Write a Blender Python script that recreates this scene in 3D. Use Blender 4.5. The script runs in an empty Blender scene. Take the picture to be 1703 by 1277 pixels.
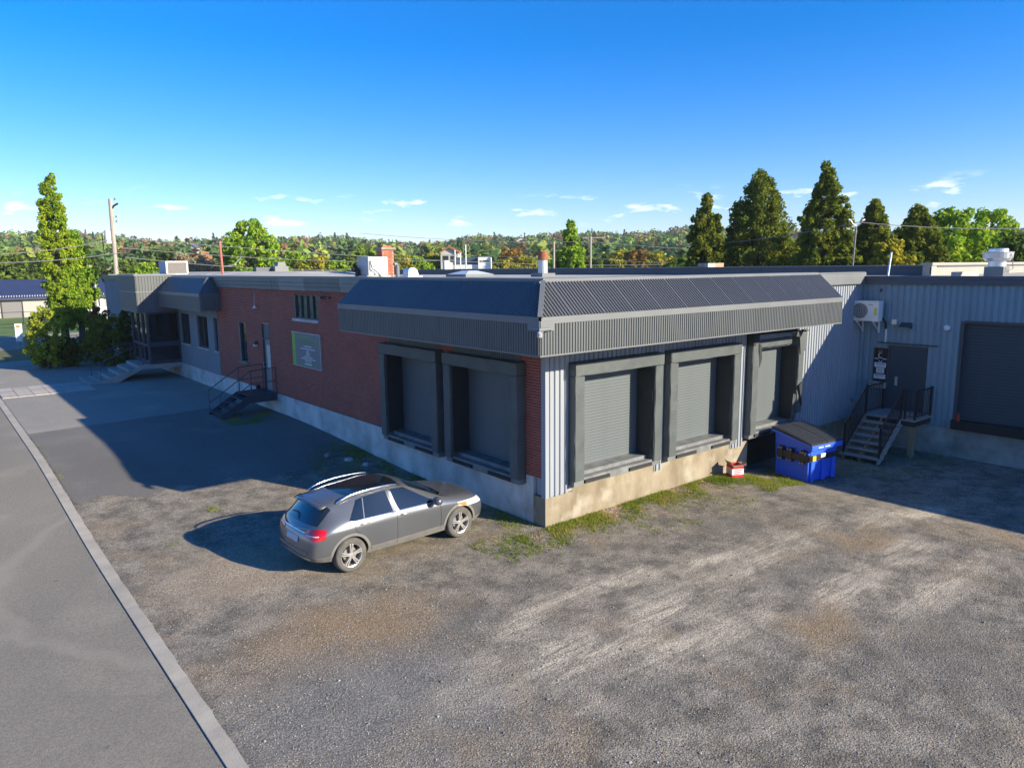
import bpy, bmesh, math, random
import numpy as np
from mathutils import Vector, Matrix
from mathutils.bvhtree import BVHTree
random.seed(7); RNG = np.random.default_rng(7)
rad = math.radians
SC = bpy.context.scene
COL = SC.collection

# ------------------------------------------------------------------ camera
F, YAW, PIT, ROL = 1205.8, 0.885200, 0.158679, -0.0098
CAM = Vector((-10.656, -11.862, 5.891))
cd = bpy.data.cameras.new('camera'); cam = bpy.data.objects.new('camera', cd); COL.objects.link(cam)
cd.sensor_width = 36; cd.lens = F / 1703 * 36; cd.clip_start = 0.1; cd.clip_end = 6000
fw = Vector((math.cos(YAW)*math.cos(PIT), math.sin(YAW)*math.cos(PIT), -math.sin(PIT)))
rt = Vector((math.sin(YAW), -math.cos(YAW), 0)); up = rt.cross(fw)
r2 = rt*math.cos(ROL)+up*math.sin(ROL); u2 = -rt*math.sin(ROL)+up*math.cos(ROL)
M = Matrix((r2, u2, -fw)).transposed().to_4x4(); M.translation = CAM
cam.matrix_world = M; SC.camera = cam
SC.render.resolution_x = 1024; SC.render.resolution_y = 767

# ------------------------------------------------------------------ world, sun, exposure
SUN = Vector((1.11, -2.30, 1.0)).normalized()
EL = math.asin(SUN.z); AZ = math.atan2(SUN.x, SUN.y)
w = bpy.data.worlds.new('World'); SC.world = w; w.use_nodes = True
nt = w.node_tree; nt.nodes.clear()
def N(nt, t, **k):
    n = nt.nodes.new(t)
    for a, v in k.items(): setattr(n, a, v)
    return n
out = N(nt, 'ShaderNodeOutputWorld'); bg = N(nt, 'ShaderNodeBackground'); bg.inputs[1].default_value = 0.092
sky = N(nt, 'ShaderNodeTexSky', sky_type='NISHITA', sun_disc=False, sun_elevation=EL, sun_rotation=AZ)
sky.air_density = 1.0; sky.dust_density = 0.3; sky.ozone_density = 2.5; sky.altitude = 200
hs = N(nt, 'ShaderNodeHueSaturation'); hs.inputs['Saturation'].default_value = 1.38
gain = N(nt, 'ShaderNodeMixRGB', blend_type='MULTIPLY'); gain.inputs[0].default_value = 1; gain.inputs[2].default_value = (.97, 1.0, 1.27, 1)
nt.links.new(sky.outputs[0], gain.inputs[1]); nt.links.new(gain.outputs[0], hs.inputs['Color'])
tc = N(nt, 'ShaderNodeTexCoord'); sep = N(nt, 'ShaderNodeSeparateXYZ'); nt.links.new(tc.outputs['Generated'], sep.inputs[0])
# small clouds low in the sky, the same all the way round
mp = N(nt, 'ShaderNodeMapping'); mp.inputs['Scale'].default_value = (1, 1, 4.0); mp.inputs['Location'].default_value = (.35, 1.7, .2); nt.links.new(tc.outputs['Generated'], mp.inputs[0])
cn = N(nt, 'ShaderNodeTexNoise'); cn.inputs['Scale'].default_value = 15.0; cn.inputs['Detail'].default_value = 6; cn.inputs['Roughness'].default_value = .55
nt.links.new(mp.outputs[0], cn.inputs['Vector'])
cr = N(nt, 'ShaderNodeMapRange'); cr.inputs[1].default_value = .575; cr.inputs[2].default_value = .72; nt.links.new(cn.outputs[0], cr.inputs[0])
b1 = N(nt, 'ShaderNodeMapRange'); b1.interpolation_type = 'SMOOTHSTEP'
for i, v in ((1, .05), (2, .066), (3, 0), (4, 1)): b1.inputs[i].default_value = v
b2 = N(nt, 'ShaderNodeMapRange'); b2.interpolation_type = 'SMOOTHSTEP'
for i, v in ((1, .082), (2, .108), (3, 1), (4, 0)): b2.inputs[i].default_value = v
nt.links.new(sep.outputs[2], b1.inputs[0]); nt.links.new(sep.outputs[2], b2.inputs[0])
m1 = N(nt, 'ShaderNodeMath', operation='MULTIPLY'); m2 = N(nt, 'ShaderNodeMath', operation='MULTIPLY')
nt.links.new(b1.outputs[0], m1.inputs[0]); nt.links.new(b2.outputs[0], m1.inputs[1])
nt.links.new(m1.outputs[0], m2.inputs[0]); nt.links.new(cr.outputs[0], m2.inputs[1])
mx = N(nt, 'ShaderNodeMixRGB'); mx.inputs[2].default_value = (8.2, 8.3, 8.6, 1)
nt.links.new(m2.outputs[0], mx.inputs[0]); nt.links.new(hs.outputs[0], mx.inputs[1])
nt.links.new(mx.outputs[0], bg.inputs[0]); nt.links.new(bg.outputs[0], out.inputs[0])
sd = bpy.data.lights.new('sun', 'SUN'); sd.energy = 5.0; sd.angle = rad(.53); sd.color = (1, .885, .67)
so = bpy.data.objects.new('sun', sd); COL.objects.link(so); so.rotation_euler = SUN.to_track_quat('Z', 'Y').to_euler()
so.location = (20, -40, 30)
vs = SC.view_settings; vs.view_transform = 'Standard'; vs.look = 'None'; vs.exposure = 1.0; vs.gamma = 1; vs.use_curve_mapping = False
SC.render.engine = 'CYCLES'

# ------------------------------------------------------------------ materials
def lin(c): return tuple(c)+(1,) if len(c) == 3 else c
def mat(name, c, c2=None, rough=.7, scale=3., bump=0., bscale=40., metal=0., spec=.5, stretch=(1,1,1), detail=5, lo=.35, hi=.65, island=0., third=None, tscale=.6, coat=0.):
    m = bpy.data.materials.new(name); m.use_nodes = True; t = m.node_tree; b = t.nodes['Principled BSDF']
    b.inputs['Roughness'].default_value = rough; b.inputs['Metallic'].default_value = metal
    b.inputs['Specular IOR Level'].default_value = spec; b.inputs['Coat Weight'].default_value = coat; b.inputs['Coat Roughness'].default_value = .06
    b.inputs['Base Color'].default_value = lin(c)
    tcn = N(t, 'ShaderNodeTexCoord'); mpn = N(t, 'ShaderNodeMapping'); mpn.inputs['Scale'].default_value = stretch
    t.links.new(tcn.outputs['Object'], mpn.inputs[0])
    if c2 is not None:
        n = N(t, 'ShaderNodeTexNoise'); n.inputs['Scale'].default_value = scale; n.inputs['Detail'].default_value = detail; n.inputs['Roughness'].default_value = .6
        t.links.new(mpn.outputs[0], n.inputs['Vector'])
        mr = N(t, 'ShaderNodeMapRange'); mr.inputs[1].default_value = lo; mr.inputs[2].default_value = hi; t.links.new(n.outputs[0], mr.inputs[0])
        mxn = N(t, 'ShaderNodeMixRGB'); mxn.inputs[1].default_value = lin(c); mxn.inputs[2].default_value = lin(c2); t.links.new(mr.outputs[0], mxn.inputs[0])
        o = mxn
        if third is not None:
            n3 = N(t, 'ShaderNodeTexNoise'); n3.inputs['Scale'].default_value = tscale; n3.inputs['Detail'].default_value = 4; t.links.new(tcn.outputs['Object'], n3.inputs['Vector'])
            r3 = N(t, 'ShaderNodeMapRange'); r3.inputs[1].default_value = .52; r3.inputs[2].default_value = .68; t.links.new(n3.outputs[0], r3.inputs[0])
            o3 = N(t, 'ShaderNodeMixRGB'); o3.inputs[2].default_value = lin(third); t.links.new(r3.outputs[0], o3.inputs[0]); t.links.new(o.outputs[0], o3.inputs[1]); o = o3
        if island:
            g = N(t, 'ShaderNodeNewGeometry'); oi = N(t, 'ShaderNodeObjectInfo'); ad = N(t, 'ShaderNodeMath', operation='ADD')
            t.links.new(g.outputs['Random Per Island'], ad.inputs[0]); t.links.new(oi.outputs['Random'], ad.inputs[1])
            fr = N(t, 'ShaderNodeMath', operation='FRACT'); t.links.new(ad.outputs[0], fr.inputs[0])
            ma = N(t, 'ShaderNodeMapRange'); ma.inputs[3].default_value = 1-island; ma.inputs[4].default_value = 1+island; t.links.new(fr.outputs[0], ma.inputs[0])
            vm = N(t, 'ShaderNodeVectorMath', operation='SCALE'); t.links.new(o.outputs[0], vm.inputs[0]); t.links.new(ma.outputs[0], vm.inputs['Scale'])
            t.links.new(vm.outputs[0], b.inputs['Base Color'])
        else: t.links.new(o.outputs[0], b.inputs['Base Color'])
    if bump:
        nb = N(t, 'ShaderNodeTexNoise'); nb.inputs['Scale'].default_value = bscale; nb.inputs['Detail'].default_value = 4; t.links.new(mpn.outputs[0], nb.inputs['Vector'])
        bn = N(t, 'ShaderNodeBump'); bn.inputs['Strength'].default_value = bump; bn.inputs['Distance'].default_value = .02; t.links.new(nb.outputs[0], bn.inputs['Height']); t.links.new(bn.outputs[0], b.inputs['Normal'])
    return m
def leafmat(name, cols, trans=.4, gain=1.75):
    cols = [tuple(min(.8, v*gain*(1.12 if i == 0 else 1)) for i, v in enumerate(c)) for c in cols]
    m = bpy.data.materials.new(name); m.use_nodes = True; t = m.node_tree; t.nodes.clear()
    o = N(t, 'ShaderNodeOutputMaterial'); g = N(t, 'ShaderNodeNewGeometry'); oi = N(t, 'ShaderNodeObjectInfo')
    r = N(t, 'ShaderNodeValToRGB'); els = r.color_ramp.elements
    for i, c in enumerate(cols):
        e = els[i] if i < 2 else els.new(i/(len(cols)-1)); e.position = i/(len(cols)-1); e.color = lin(c)
    tcn = N(t, 'ShaderNodeTexCoord'); n = N(t, 'ShaderNodeTexNoise'); n.inputs['Scale'].default_value = .8; n.inputs['Detail'].default_value = 2; t.links.new(tcn.outputs['Object'], n.inputs['Vector'])
    a = N(t, 'ShaderNodeMath', operation='MULTIPLY_ADD'); a.inputs[1].default_value = .55; t.links.new(g.outputs['Random Per Island'], a.inputs[0])
    sb = N(t, 'ShaderNodeMath', operation='MULTIPLY_ADD'); sb.inputs[1].default_value = 1.3; sb.inputs[2].default_value = -.45; t.links.new(n.outputs[0], sb.inputs[0]); t.links.new(sb.outputs[0], a.inputs[2])
    t.links.new(a.outputs[0], r.inputs[0])
    d = N(t, 'ShaderNodeBsdfDiffuse'); tr = N(t, 'ShaderNodeBsdfTranslucent'); mxs = N(t, 'ShaderNodeMixShader'); mxs.inputs[0].default_value = trans
    t.links.new(r.outputs[0], d.inputs[0]); t.links.new(r.outputs[0], tr.inputs[0]); t.links.new(d.outputs[0], mxs.inputs[1]); t.links.new(tr.outputs[0], mxs.inputs[2]); t.links.new(mxs.outputs[0], o.inputs[0])
    return m
def attrmat(name, trans=.25):
    m = bpy.data.materials.new(name); m.use_nodes = True; t = m.node_tree; t.nodes.clear()
    o = N(t, 'ShaderNodeOutputMaterial'); at = N(t, 'ShaderNodeAttribute'); at.attribute_name = 'tint'
    g = N(t, 'ShaderNodeNewGeometry'); mr = N(t, 'ShaderNodeMapRange'); mr.inputs[3].default_value = .75; mr.inputs[4].default_value = 1.25; t.links.new(g.outputs['Random Per Island'], mr.inputs[0])
    vm = N(t, 'ShaderNodeVectorMath', operation='SCALE'); t.links.new(at.outputs['Color'], vm.inputs[0]); t.links.new(mr.outputs[0], vm.inputs['Scale'])
    d = N(t, 'ShaderNodeBsdfDiffuse'); tr = N(t, 'ShaderNodeBsdfTranslucent'); mxs = N(t, 'ShaderNodeMixShader'); mxs.inputs[0].default_value = trans
    t.links.new(vm.outputs[0], d.inputs[0]); t.links.new(vm.outputs[0], tr.inputs[0]); t.links.new(d.outputs[0], mxs.inputs[1]); t.links.new(tr.outputs[0], mxs.inputs[2]); t.links.new(mxs.outputs[0], o.inputs[0])
    return m

BRICK = mat('brick', (.32, .074, .048), (.255, .058, .04), rough=.85, scale=1.2, island=.15, bump=.3, bscale=60)
BRICKO = mat('brick_orange', (.45, .15, .08), (.36, .11, .06), rough=.85, scale=4, island=.2)
MORTAR = mat('mortar', (.52, .42, .37), (.42, .34, .30), rough=.95, scale=8)
CONC = mat('concrete', (.30, .255, .185), (.185, .15, .10), rough=.9, scale=1.8, bump=.25, bscale=25, third=(.34, .305, .24), tscale=1.6, stretch=(1, 1, .5), detail=8)
CONCG = mat('concrete_grey', (.56, .56, .54), (.36, .35, .33), rough=.9, scale=1.4, bump=.25, bscale=25, third=(.62, .61, .58), tscale=.8)
STEPC = mat('step_concrete', (.33, .32, .30), (.24, .24, .22), rough=.9, scale=2, bump=.2, bscale=30)
CLAD = mat('metal_cladding', (.30, .33, .37), (.255, .28, .32), rough=.48, scale=1.6, stretch=(1.5, 1.5, .12))
CLADW = mat('wing_cladding', (.20, .30, .36), (.165, .25, .30), rough=.5, scale=1.6, stretch=(1.5, 1.5, .12))
FASC = mat('canopy_cladding', (.106, .117, .12), (.088, .098, .10), rough=.5, scale=1.5, stretch=(1.2, 1.2, .3))
SLOPE = mat('canopy_slope', (.115, .118, .122), (.10, .103, .108), rough=.42, scale=.5, metal=.2)
FLASH = mat('flashing', (.165, .175, .18), (.14, .15, .155), rough=.45, scale=.9)
DKFLASH = mat('dark_flashing', (.07, .085, .11), (.06, .07, .09), rough=.5, scale=1)
STUCCO = mat('stucco', (.20, .235, .26), (.17, .20, .225), rough=.9, scale=.8, bump=.15, bscale=40)
ROOF = mat('roof_membrane', (.42, .405, .36), (.33, .315, .28), rough=.9, scale=.5, third=(.52, .50, .45))
PAD = mat('dock_pad_vinyl', (.082, .098, .102), (.062, .075, .079), rough=.55, scale=2.2, bump=.25, bscale=7)
PADD = mat('dock_pad_dark', (.028, .032, .035), (.02, .024, .026), rough=.55, scale=3)
DOOR = mat('roll_door_slat', (.104, .124, .134), (.094, .112, .121), rough=.5, scale=1.2, stretch=(1, 1, 3))
DOORB = mat('roll_door_blue', (.028, .058, .082), (.024, .05, .072), rough=.5, scale=2)
STEEL = mat('dock_steel', (.20, .21, .21), (.12, .125, .13), rough=.55, scale=3)
BLACKM = mat('black_metal', (.018, .019, .021), rough=.45)
RUBBER = mat('black_rubber', (.02, .02, .021), rough=.8)
NAVY = mat('stair_paint', (.035, .05, .075), (.03, .04, .06), rough=.5, scale=4)
DKFRAME = mat('dark_frame', (.045, .06, .075), rough=.45)
GLASS = mat('window_glass', (.012, .015, .018), rough=.05, spec=.6)
SOFFIT = mat('soffit', (.10, .10, .10), rough=.8)
WHITE = mat('white_paint', (.78, .78, .76), (.70, .70, .68), rough=.5, scale=3)
GALV = mat('galvanised', (.52, .55, .58), (.44, .47, .50), rough=.38, scale=3, metal=.5)
RUST = mat('rusty_cap', (.32, .10, .045), (.20, .06, .03), rough=.75, scale=8)
WOODP = mat('weathered_pole', (.42, .37, .31), (.30, .26, .22), rough=.9, scale=3, stretch=(4, 4, .3))
WOOD = mat('timber', (.30, .22, .14), (.22, .16, .10), rough=.85, scale=4, stretch=(3, 3, .5))
TREAD = mat('grey_tread', (.34, .33, .31), (.26, .25, .24), rough=.85, scale=6)
BARK = mat('bark', (.09, .07, .055), (.05, .04, .032), rough=.95, scale=5, stretch=(3, 3, .6), bump=.4, bscale=12)
WIRE = mat('wire', (.22, .22, .22), rough=.6)
PIT_ = mat('pit_dark_brown', (.035, .024, .018), (.02, .014, .011), rough=.9, scale=3)

# ------------------------------------------------------------------ helpers
ORG = {}
class MB:
    def __init__(s): s.v = []; s.f = []
    def add(s, vs, fs):
        o = len(s.v); s.v += [tuple(p) for p in vs]; s.f += [tuple(i+o for i in f) for f in fs]; return s
    def box(s, x0, x1, y0, y1, z0, z1):
        return s.add([(x0,y0,z0),(x1,y0,z0),(x1,y1,z0),(x0,y1,z0),(x0,y0,z1),(x1,y0,z1),(x1,y1,z1),(x0,y1,z1)],
                     [(0,3,2,1),(4,5,6,7),(0,1,5,4),(1,2,6,5),(2,3,7,6),(3,0,4,7)])
    def quad(s, a, b, c, d): return s.add([a,b,c,d], [(0,1,2,3)])
    def tube(s, path, r, n=8, cap=True):
        path = [Vector(p) for p in path]; rs = r if isinstance(r, (list, tuple)) else [r]*len(path)
        vs = []; fs = []
        for i, p in enumerate(path):
            d = (path[min(i+1, len(path)-1)]-path[max(i-1, 0)]).normalized()
            a = d.cross(Vector((0,0,1)) if abs(d.z) < .95 else Vector((1,0,0))).normalized(); b = d.cross(a)
            for k in range(n):
                t = 2*math.pi*k/n; vs.append(p+(a*math.cos(t)+b*math.sin(t))*rs[i])
        for i in range(len(path)-1):
            for k in range(n): fs.append((i*n+k, i*n+(k+1) % n, (i+1)*n+(k+1) % n, (i+1)*n+k))
        if cap: fs.append(tuple(range(n-1, -1, -1))); fs.append(tuple((len(path)-1)*n+k for k in range(n)))
        return s.add(vs, fs)
    def bar(s, a, b, wx, wz=None):           # square bar
        a = Vector(a); b = Vector(b); d = (b-a).normalized(); wz = wz or wx
        u = d.cross(Vector((0,0,1)) if abs(d.z) < .95 else Vector((1,0,0))).normalized(); v = d.cross(u).normalized()
        vs = [p+u*i*wx/2+v*j*wz/2 for p in (a, b) for i, j in ((-1,-1),(1,-1),(1,1),(-1,1))]
        return s.add(vs, [(0,1,2,3),(7,6,5,4),(0,4,5,1),(1,5,6,2),(2,6,7,3),(3,7,4,0)])
    def lathe(s, prof, c, n=20, axis='z', cap=True):
        vs = []; fs = []
        for r, h in prof:
            for k in range(n):
                t = 2*math.pi*k/n; a, b = r*math.cos(t), r*math.sin(t)
                vs.append((c[0]+a, c[1]+b, c[2]+h) if axis == 'z' else ((c[0]+a, c[1]+h, c[2]+b) if axis == 'y' else (c[0]+h, c[1]+a, c[2]+b)))
        for i in range(len(prof)-1):
            for k in range(n): fs.append((i*n+k, i*n+(k+1) % n, (i+1)*n+(k+1) % n, (i+1)*n+k))
        if cap: fs.append(tuple(range(n))); fs.append(tuple((len(prof)-1)*n+k for k in range(n-1, -1, -1)))
        return s.add(vs, fs)
    def prism(s, poly, fn0, fn1):            # polygon of 2d points swept between two mappings
        n = len(poly); vs = [fn0(p) for p in poly]+[fn1(p) for p in poly]
        return s.add(vs, [tuple(range(n-1, -1, -1)), tuple(range(n, 2*n))]+[(i, (i+1) % n, n+(i+1) % n, n+i) for i in range(n)])
def link(name, me, m, parent=None, loc=None, smooth=False):
    o = bpy.data.objects.new(name, me); COL.objects.link(o)
    if m is not None and len(me.materials) == 0: me.materials.append(m)
    if smooth: me.shade_smooth()
    if parent is not None: o.parent = parent
    if loc is not None: o.location = loc
    return o
def build(mb, name, m, parent=None, smooth=False, local=False, bevel=0):
    """parts are given in world coordinates and stored relative to their thing's base"""
    og = Vector((0,0,0)) if (parent is None or local) else ORG.get(parent, Vector((0,0,0)))
    me = bpy.data.meshes.new(name)
    me.from_pydata([(x-og.x, y-og.y, z-og.z) for x, y, z in mb.v], [], mb.f); me.update()
    bm = bmesh.new(); bm.from_mesh(me); bmesh.ops.recalc_face_normals(bm, faces=bm.faces)
    if bevel: bmesh.ops.bevel(bm, geom=list(bm.edges), offset=bevel, segments=2, affect='EDGES', profile=.6)
    bm.to_mesh(me); bm.free()
    o = link(name, me, m, parent, smooth=False)
    if smooth: me.shade_smooth()
    ORG[o] = og
    return o
def thing(name, label, cat, loc=(0,0,0), group=None, rz=0):
    o = bpy.data.objects.new(name, None); COL.objects.link(o); o.location = loc; o.rotation_euler = (0,0,rz); o.empty_display_size = .2
    ORG[o] = Vector(loc); return tag(o, label, cat, group)
def tag(o, label, cat, group=None):
    o['label'] = label; o['category'] = cat
    if group: o['group'] = group
    return o
def struct(o): o['kind'] = 'structure'; return o
def rebase(o, loc):
    """move a one-mesh thing's origin to its base"""
    loc = Vector(loc); o.data.transform(Matrix.Translation(-loc)); o.location = loc; return o
def copy_tree(o, parent=None):
    c = o.copy(); COL.objects.link(c); c.parent = parent
    for ch in list(o.children): copy_tree(ch, c)
    return c
def ribbed(mb, o, ax, upv, nrm, width, height, pitch, depth, topfn=None, frac=.55, slant=.12):
    """trapezoid ribs: o origin, ax along, upv up, nrm outward"""
    o = Vector(o); ax = Vector(ax); upv = Vector(upv); nrm = Vector(nrm)
    n = int(round(width/pitch)); pitch = width/n; pts = []
    for i in range(n):
        a = i*pitch; pts += [(a, 0), (a+pitch*(1-frac-2*slant)*.999, 0), (a+pitch*(1-frac-slant), depth), (a+pitch*(1-slant), depth)]
    pts.append((width, 0)); vs = []
    for a, d in pts:
        h = height if topfn is None else max(.004, topfn(a)*height)
        vs += [o+ax*a+nrm*d, o+ax*a+nrm*d+upv*h]
    return mb.add(vs, [(2*i, 2*i+2, 2*i+3, 2*i+1) for i in range(len(pts)-1)])
def text(s, size, m, parent, world, name='lettering', ext=.004, align='CENTER', spacing=1.0):
    cu = bpy.data.curves.new('t', 'FONT'); cu.body = s; cu.size = size; cu.align_x = align; cu.align_y = 'CENTER'; cu.extrude = ext; cu.space_character = spacing; cu.resolution_u = 2
    t = bpy.data.objects.new('t', cu); COL.objects.link(t)
    me = bpy.data.meshes.new_from_object(t.evaluated_get(bpy.context.evaluated_depsgraph_get())); bpy.data.objects.remove(t)
    og = ORG.get(parent, Vector((0,0,0)))
    me.transform(Matrix.Translation(-og) @ world); me.materials.clear()
    return link(name, me, m, parent)
def smooth01(a, b, x):
    t = np.clip((x-a)/(b-a), 0, 1); return t*t*(3-2*t)
def g(x, y):
    x = np.asarray(x, float); y = np.asarray(y, float)
    z = .37*smooth01(3, 15, y)*(1-smooth01(8, 11, x)*(y < 0)) - .25*smooth01(6.3, 9.2, x)*(1-smooth01(0, 3, y))
    return z
def gz(x, y): return float(g(x, y))

# ------------------------------------------------------------------ ground
def groundmat():
    m = bpy.data.materials.new('gravel_yard'); m.use_nodes = True; t = m.node_tree; b = t.nodes['Principled BSDF']; b.inputs['Roughness'].default_value = .95; b.inputs['Specular IOR Level'].default_value = .2
    geo = N(t, 'ShaderNodeNewGeometry')
    def noise(scale, detail=5, st=(1,1,1), rot=0, rough=.6, dist=0):
        mpn = N(t, 'ShaderNodeMapping'); mpn.inputs['Scale'].default_value = st; mpn.inputs['Rotation'].default_value = (0,0,rot); t.links.new(geo.outputs['Position'], mpn.inputs[0])
        n = N(t, 'ShaderNodeTexNoise'); n.inputs['Scale'].default_value = scale; n.inputs['Detail'].default_value = detail; n.inputs['Roughness'].default_value = rough; n.inputs['Distortion'].default_value = dist
        t.links.new(mpn.outputs[0], n.inputs['Vector']); return n.outputs[0]
    def rng(s, a, bb, c=0, d=1):
        r = N(t, 'ShaderNodeMapRange'); r.interpolation_type = 'SMOOTHSTEP'
        for i, v in enumerate((a, bb, c, d)): r.inputs[i+1].default_value = v
        t.links.new(s, r.inputs[0]); return r.outputs[0]
    def mix(f, a, bb, bt='MIX'):
        q = N(t, 'ShaderNodeMixRGB', blend_type=bt)
        for i, v in enumerate((f, a, bb)):
            if hasattr(v, 'is_linked'): t.links.new(v, q.inputs[i])
            else: q.inputs[i].default_value = v if i == 0 else lin(v)
        return q.outputs[0]
    def mul(a, bb, op='MULTIPLY'):
        q = N(t, 'ShaderNodeMath', operation=op)
        for i, v in enumerate((a, bb)):
            if hasattr(v, 'is_linked'): t.links.new(v, q.inputs[i])
            else: q.inputs[i].default_value = v
        return q.outputs[0]
    def blob(x, y, r0, r1, sx=1., rot=0.):
        mpn = N(t, 'ShaderNodeMapping', vector_type='TEXTURE'); mpn.inputs['Location'].default_value = (x, y, 0); mpn.inputs['Rotation'].default_value = (0,0,rot); mpn.inputs['Scale'].default_value = (sx, 1, 1000)
        t.links.new(geo.outputs['Position'], mpn.inputs[0])
        ln = N(t, 'ShaderNodeVectorMath', operation='LENGTH'); t.links.new(mpn.outputs[0], ln.inputs[0])
        wob = mul(rng(noise(.9, 4), .25, .75, -.45, .45), ln.outputs['Value'], 'ADD')
        return rng(wob, r0, r1, 1, 0)
    base = mix(rng(noise(1.7, 9, rough=.72), .34, .66), (.118, .108, .091), (.28, .247, .198))
    base = mix(rng(noise(.55, 5, dist=.6), .50, .72, 0, .8), base, (.25, .195, .13))            # brown dirt
    wobn = rng(noise(1.3, 5), .25, .75, -.5, .5); streak = mul(rng(noise(3.0, 8, st=(.22, 1.9, 1), rot=rad(-6), dist=.5, rough=.7), .36, .62, .15, 1), rng(noise(2.4, 6, rough=.7), .3, .6, .5, 1))
    def ell(x0, y0, x1, y1, wid, ext=.35):
        mpn = N(t, 'ShaderNodeMapping', vector_type='TEXTURE'); mpn.inputs['Location'].default_value = ((x0+x1)/2, (y0+y1)/2, 0); mpn.inputs['Rotation'].default_value = (0, 0, math.atan2(y1-y0, x1-x0)); mpn.inputs['Scale'].default_value = (math.hypot(x1-x0, y1-y0)/2+ext, wid*1.9, 1000)
        t.links.new(geo.outputs['Position'], mpn.inputs[0]); ln = N(t, 'ShaderNodeVectorMath', operation='LENGTH'); t.links.new(mpn.outputs[0], ln.inputs[0])
        return rng(mul(ln.outputs['Value'], wobn, 'ADD'), .1, 1.25, 1, 0)
    tracks = None
    for q in ((-5.9, -4.3, -4.0, -3.45, .20), (-4.2, -3.5, -2.5, -2.92, .22), (-2.7, -2.9, -1.2, -2.9, .22), (-1.4, -2.85, .3, -3.25, .2), (.0, -3.2, 2.2, -4.05, .2), (-5.2, -4.6, -1.6, -4.5, .38), (-2.6, -4.6, .2, -4.2, .42), (.0, -4.2, 4.6, -4.0, .30), (.5, -6.1, 3.7, -6.0, .34), (3.4, -6.0, 5.8, -5.8, .30), (-3.6, -5.4, .4, -5.3, .30), (1.0, -7.2, 5.2, -7.0, .22), (5.5, -4.6, 9.5, -5.2, .3)):
        e = ell(*q); tracks = e if tracks is None else mul(tracks, e, 'MAXIMUM')
    base = mix(mul(mul(tracks, streak), 1.0), base, (.50, .435, .335))                        # packed dusty wheel tracks
    for q in ((-.4, -6.6, 1.2, -6.3, .32), (4.2, -5.2, 5.6, -5.1, .3), (-6.2, -.9, -4.6, -2.4, .55)): base = mix(mul(ell(*q), .7), base, (.26, .185, .105))
    for q in ((-3.5, -5.9, -2.8, -5.7, .3), (2.4, -2.6, 4.4, -2.7, .4), (-1.2, -8.2, 3.0, -8.0, .7), (-4.9, -2.7, -3.6, -2.4, .35), (1.4, -5.1, 3.2, -5.0, .28)): base = mix(mul(ell(*q), .6), base, (.14, .133, .12))
    base = mix(mul(blob(-5.9, -1.5, .4, 1.7, 1.7, rad(5)), .6), base, (.26, .185, .11))     # bare brown patch
    base = mix(mul(blob(-6.0, 2.0, .5, 2.2, 1.3), .6), base, (.36, .285, .20))
    dk = blob(-6.5, -3.6, .7, 2.4, 1.2, rad(-30)); base = mix(mul(dk, .65), base, (.175, .172, .16))  # dark crushed stone
    vo = N(t, 'ShaderNodeTexVoronoi'); vo.inputs['Scale'].default_value = 42; vo.inputs['Randomness'].default_value = 1; t.links.new(geo.outputs['Position'], vo.inputs['Vector'])
    sep_ = N(t, 'ShaderNodeSeparateColor'); t.links.new(vo.outputs['Color'], sep_.inputs[0])
    st = mix(sep_.outputs[0], (.6, .6, .6), (1.45, 1.45, 1.45)); base2 = mix(mul(rng(noise(.8, 4), .3, .6, .3, .75), 1.0), base, mix(1.0, base, st, 'MULTIPLY'))
    sp = mul(rng(sep_.outputs[1], .93, .96), rng(vo.outputs['Distance'], .25, .4, 1, 0)); base2 = mix(mul(sp, .7), base2, (.52, .50, .47))
    fine = mix(rng(noise(32, 5, rough=.85), .32, .68), (.5, .5, .5), (1.5, 1.5, 1.5)); base2 = mix(1.0, base2, fine, 'MULTIPLY')
    # weedy soil close to the foundation
    t.links.new(base2, b.inputs['Base Color'])
    bn = N(t, 'ShaderNodeBump'); bn.inputs['Strength'].default_value = .45; bn.inputs['Distance'].default_value = .02
    hh = mul(mul(vo.outputs['Distance'], -.8), mul(noise(9, 6), 1.2), 'ADD'); t.links.new(hh, bn.inputs['Height']); t.links.new(bn.outputs[0], b.inputs['Normal'])
    return m
def grid_sheet(name, xs, ys, zfn, m):
    xs = np.array(xs); ys = np.array(ys); X, Y = np.meshgrid(xs, ys); Z = zfn(X, Y)
    v = np.stack([X, Y, Z], -1).reshape(-1, 3); nx, ny = len(xs), len(ys)
    i = (np.arange(ny-1)[:, None]*nx+np.arange(nx-1)[None]).reshape(-1)
    me = bpy.data.meshes.new(name); me.from_pydata(v.tolist(), [], np.stack([i, i+1, i+nx+1, i+nx], -1).tolist()); me.shade_smooth()
    return link(name, me, m)
KX0, KX1 = -8.36, -8.14
def gfull(x, y): return g(x, y) - .02*(np.asarray(x) < KX0+.005)
xs = [-3500, -800, -200, -80, -40, -20, -12, KX0-.005, KX0+.04]+list(np.arange(-8, 20, .5))+[22, 30, 60, 150, 400, 1200, 3500]
ys = [-3500, -600, -100, -40, -24, -16]+list(np.arange(-14, 20, .5))+[22, 26, 32, 40, 50, 64, 90, 150, 300, 800, 3500]
struct(grid_sheet('ground', xs, ys, lambda x, y: gfull(x, y), groundmat()))
ASPH = mat('old_asphalt', (.215, .20, .178), (.175, .165, .148), rough=.95, scale=.35, bump=.4, bscale=110, third=(.25, .235, .205), tscale=.22, detail=8)
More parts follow.
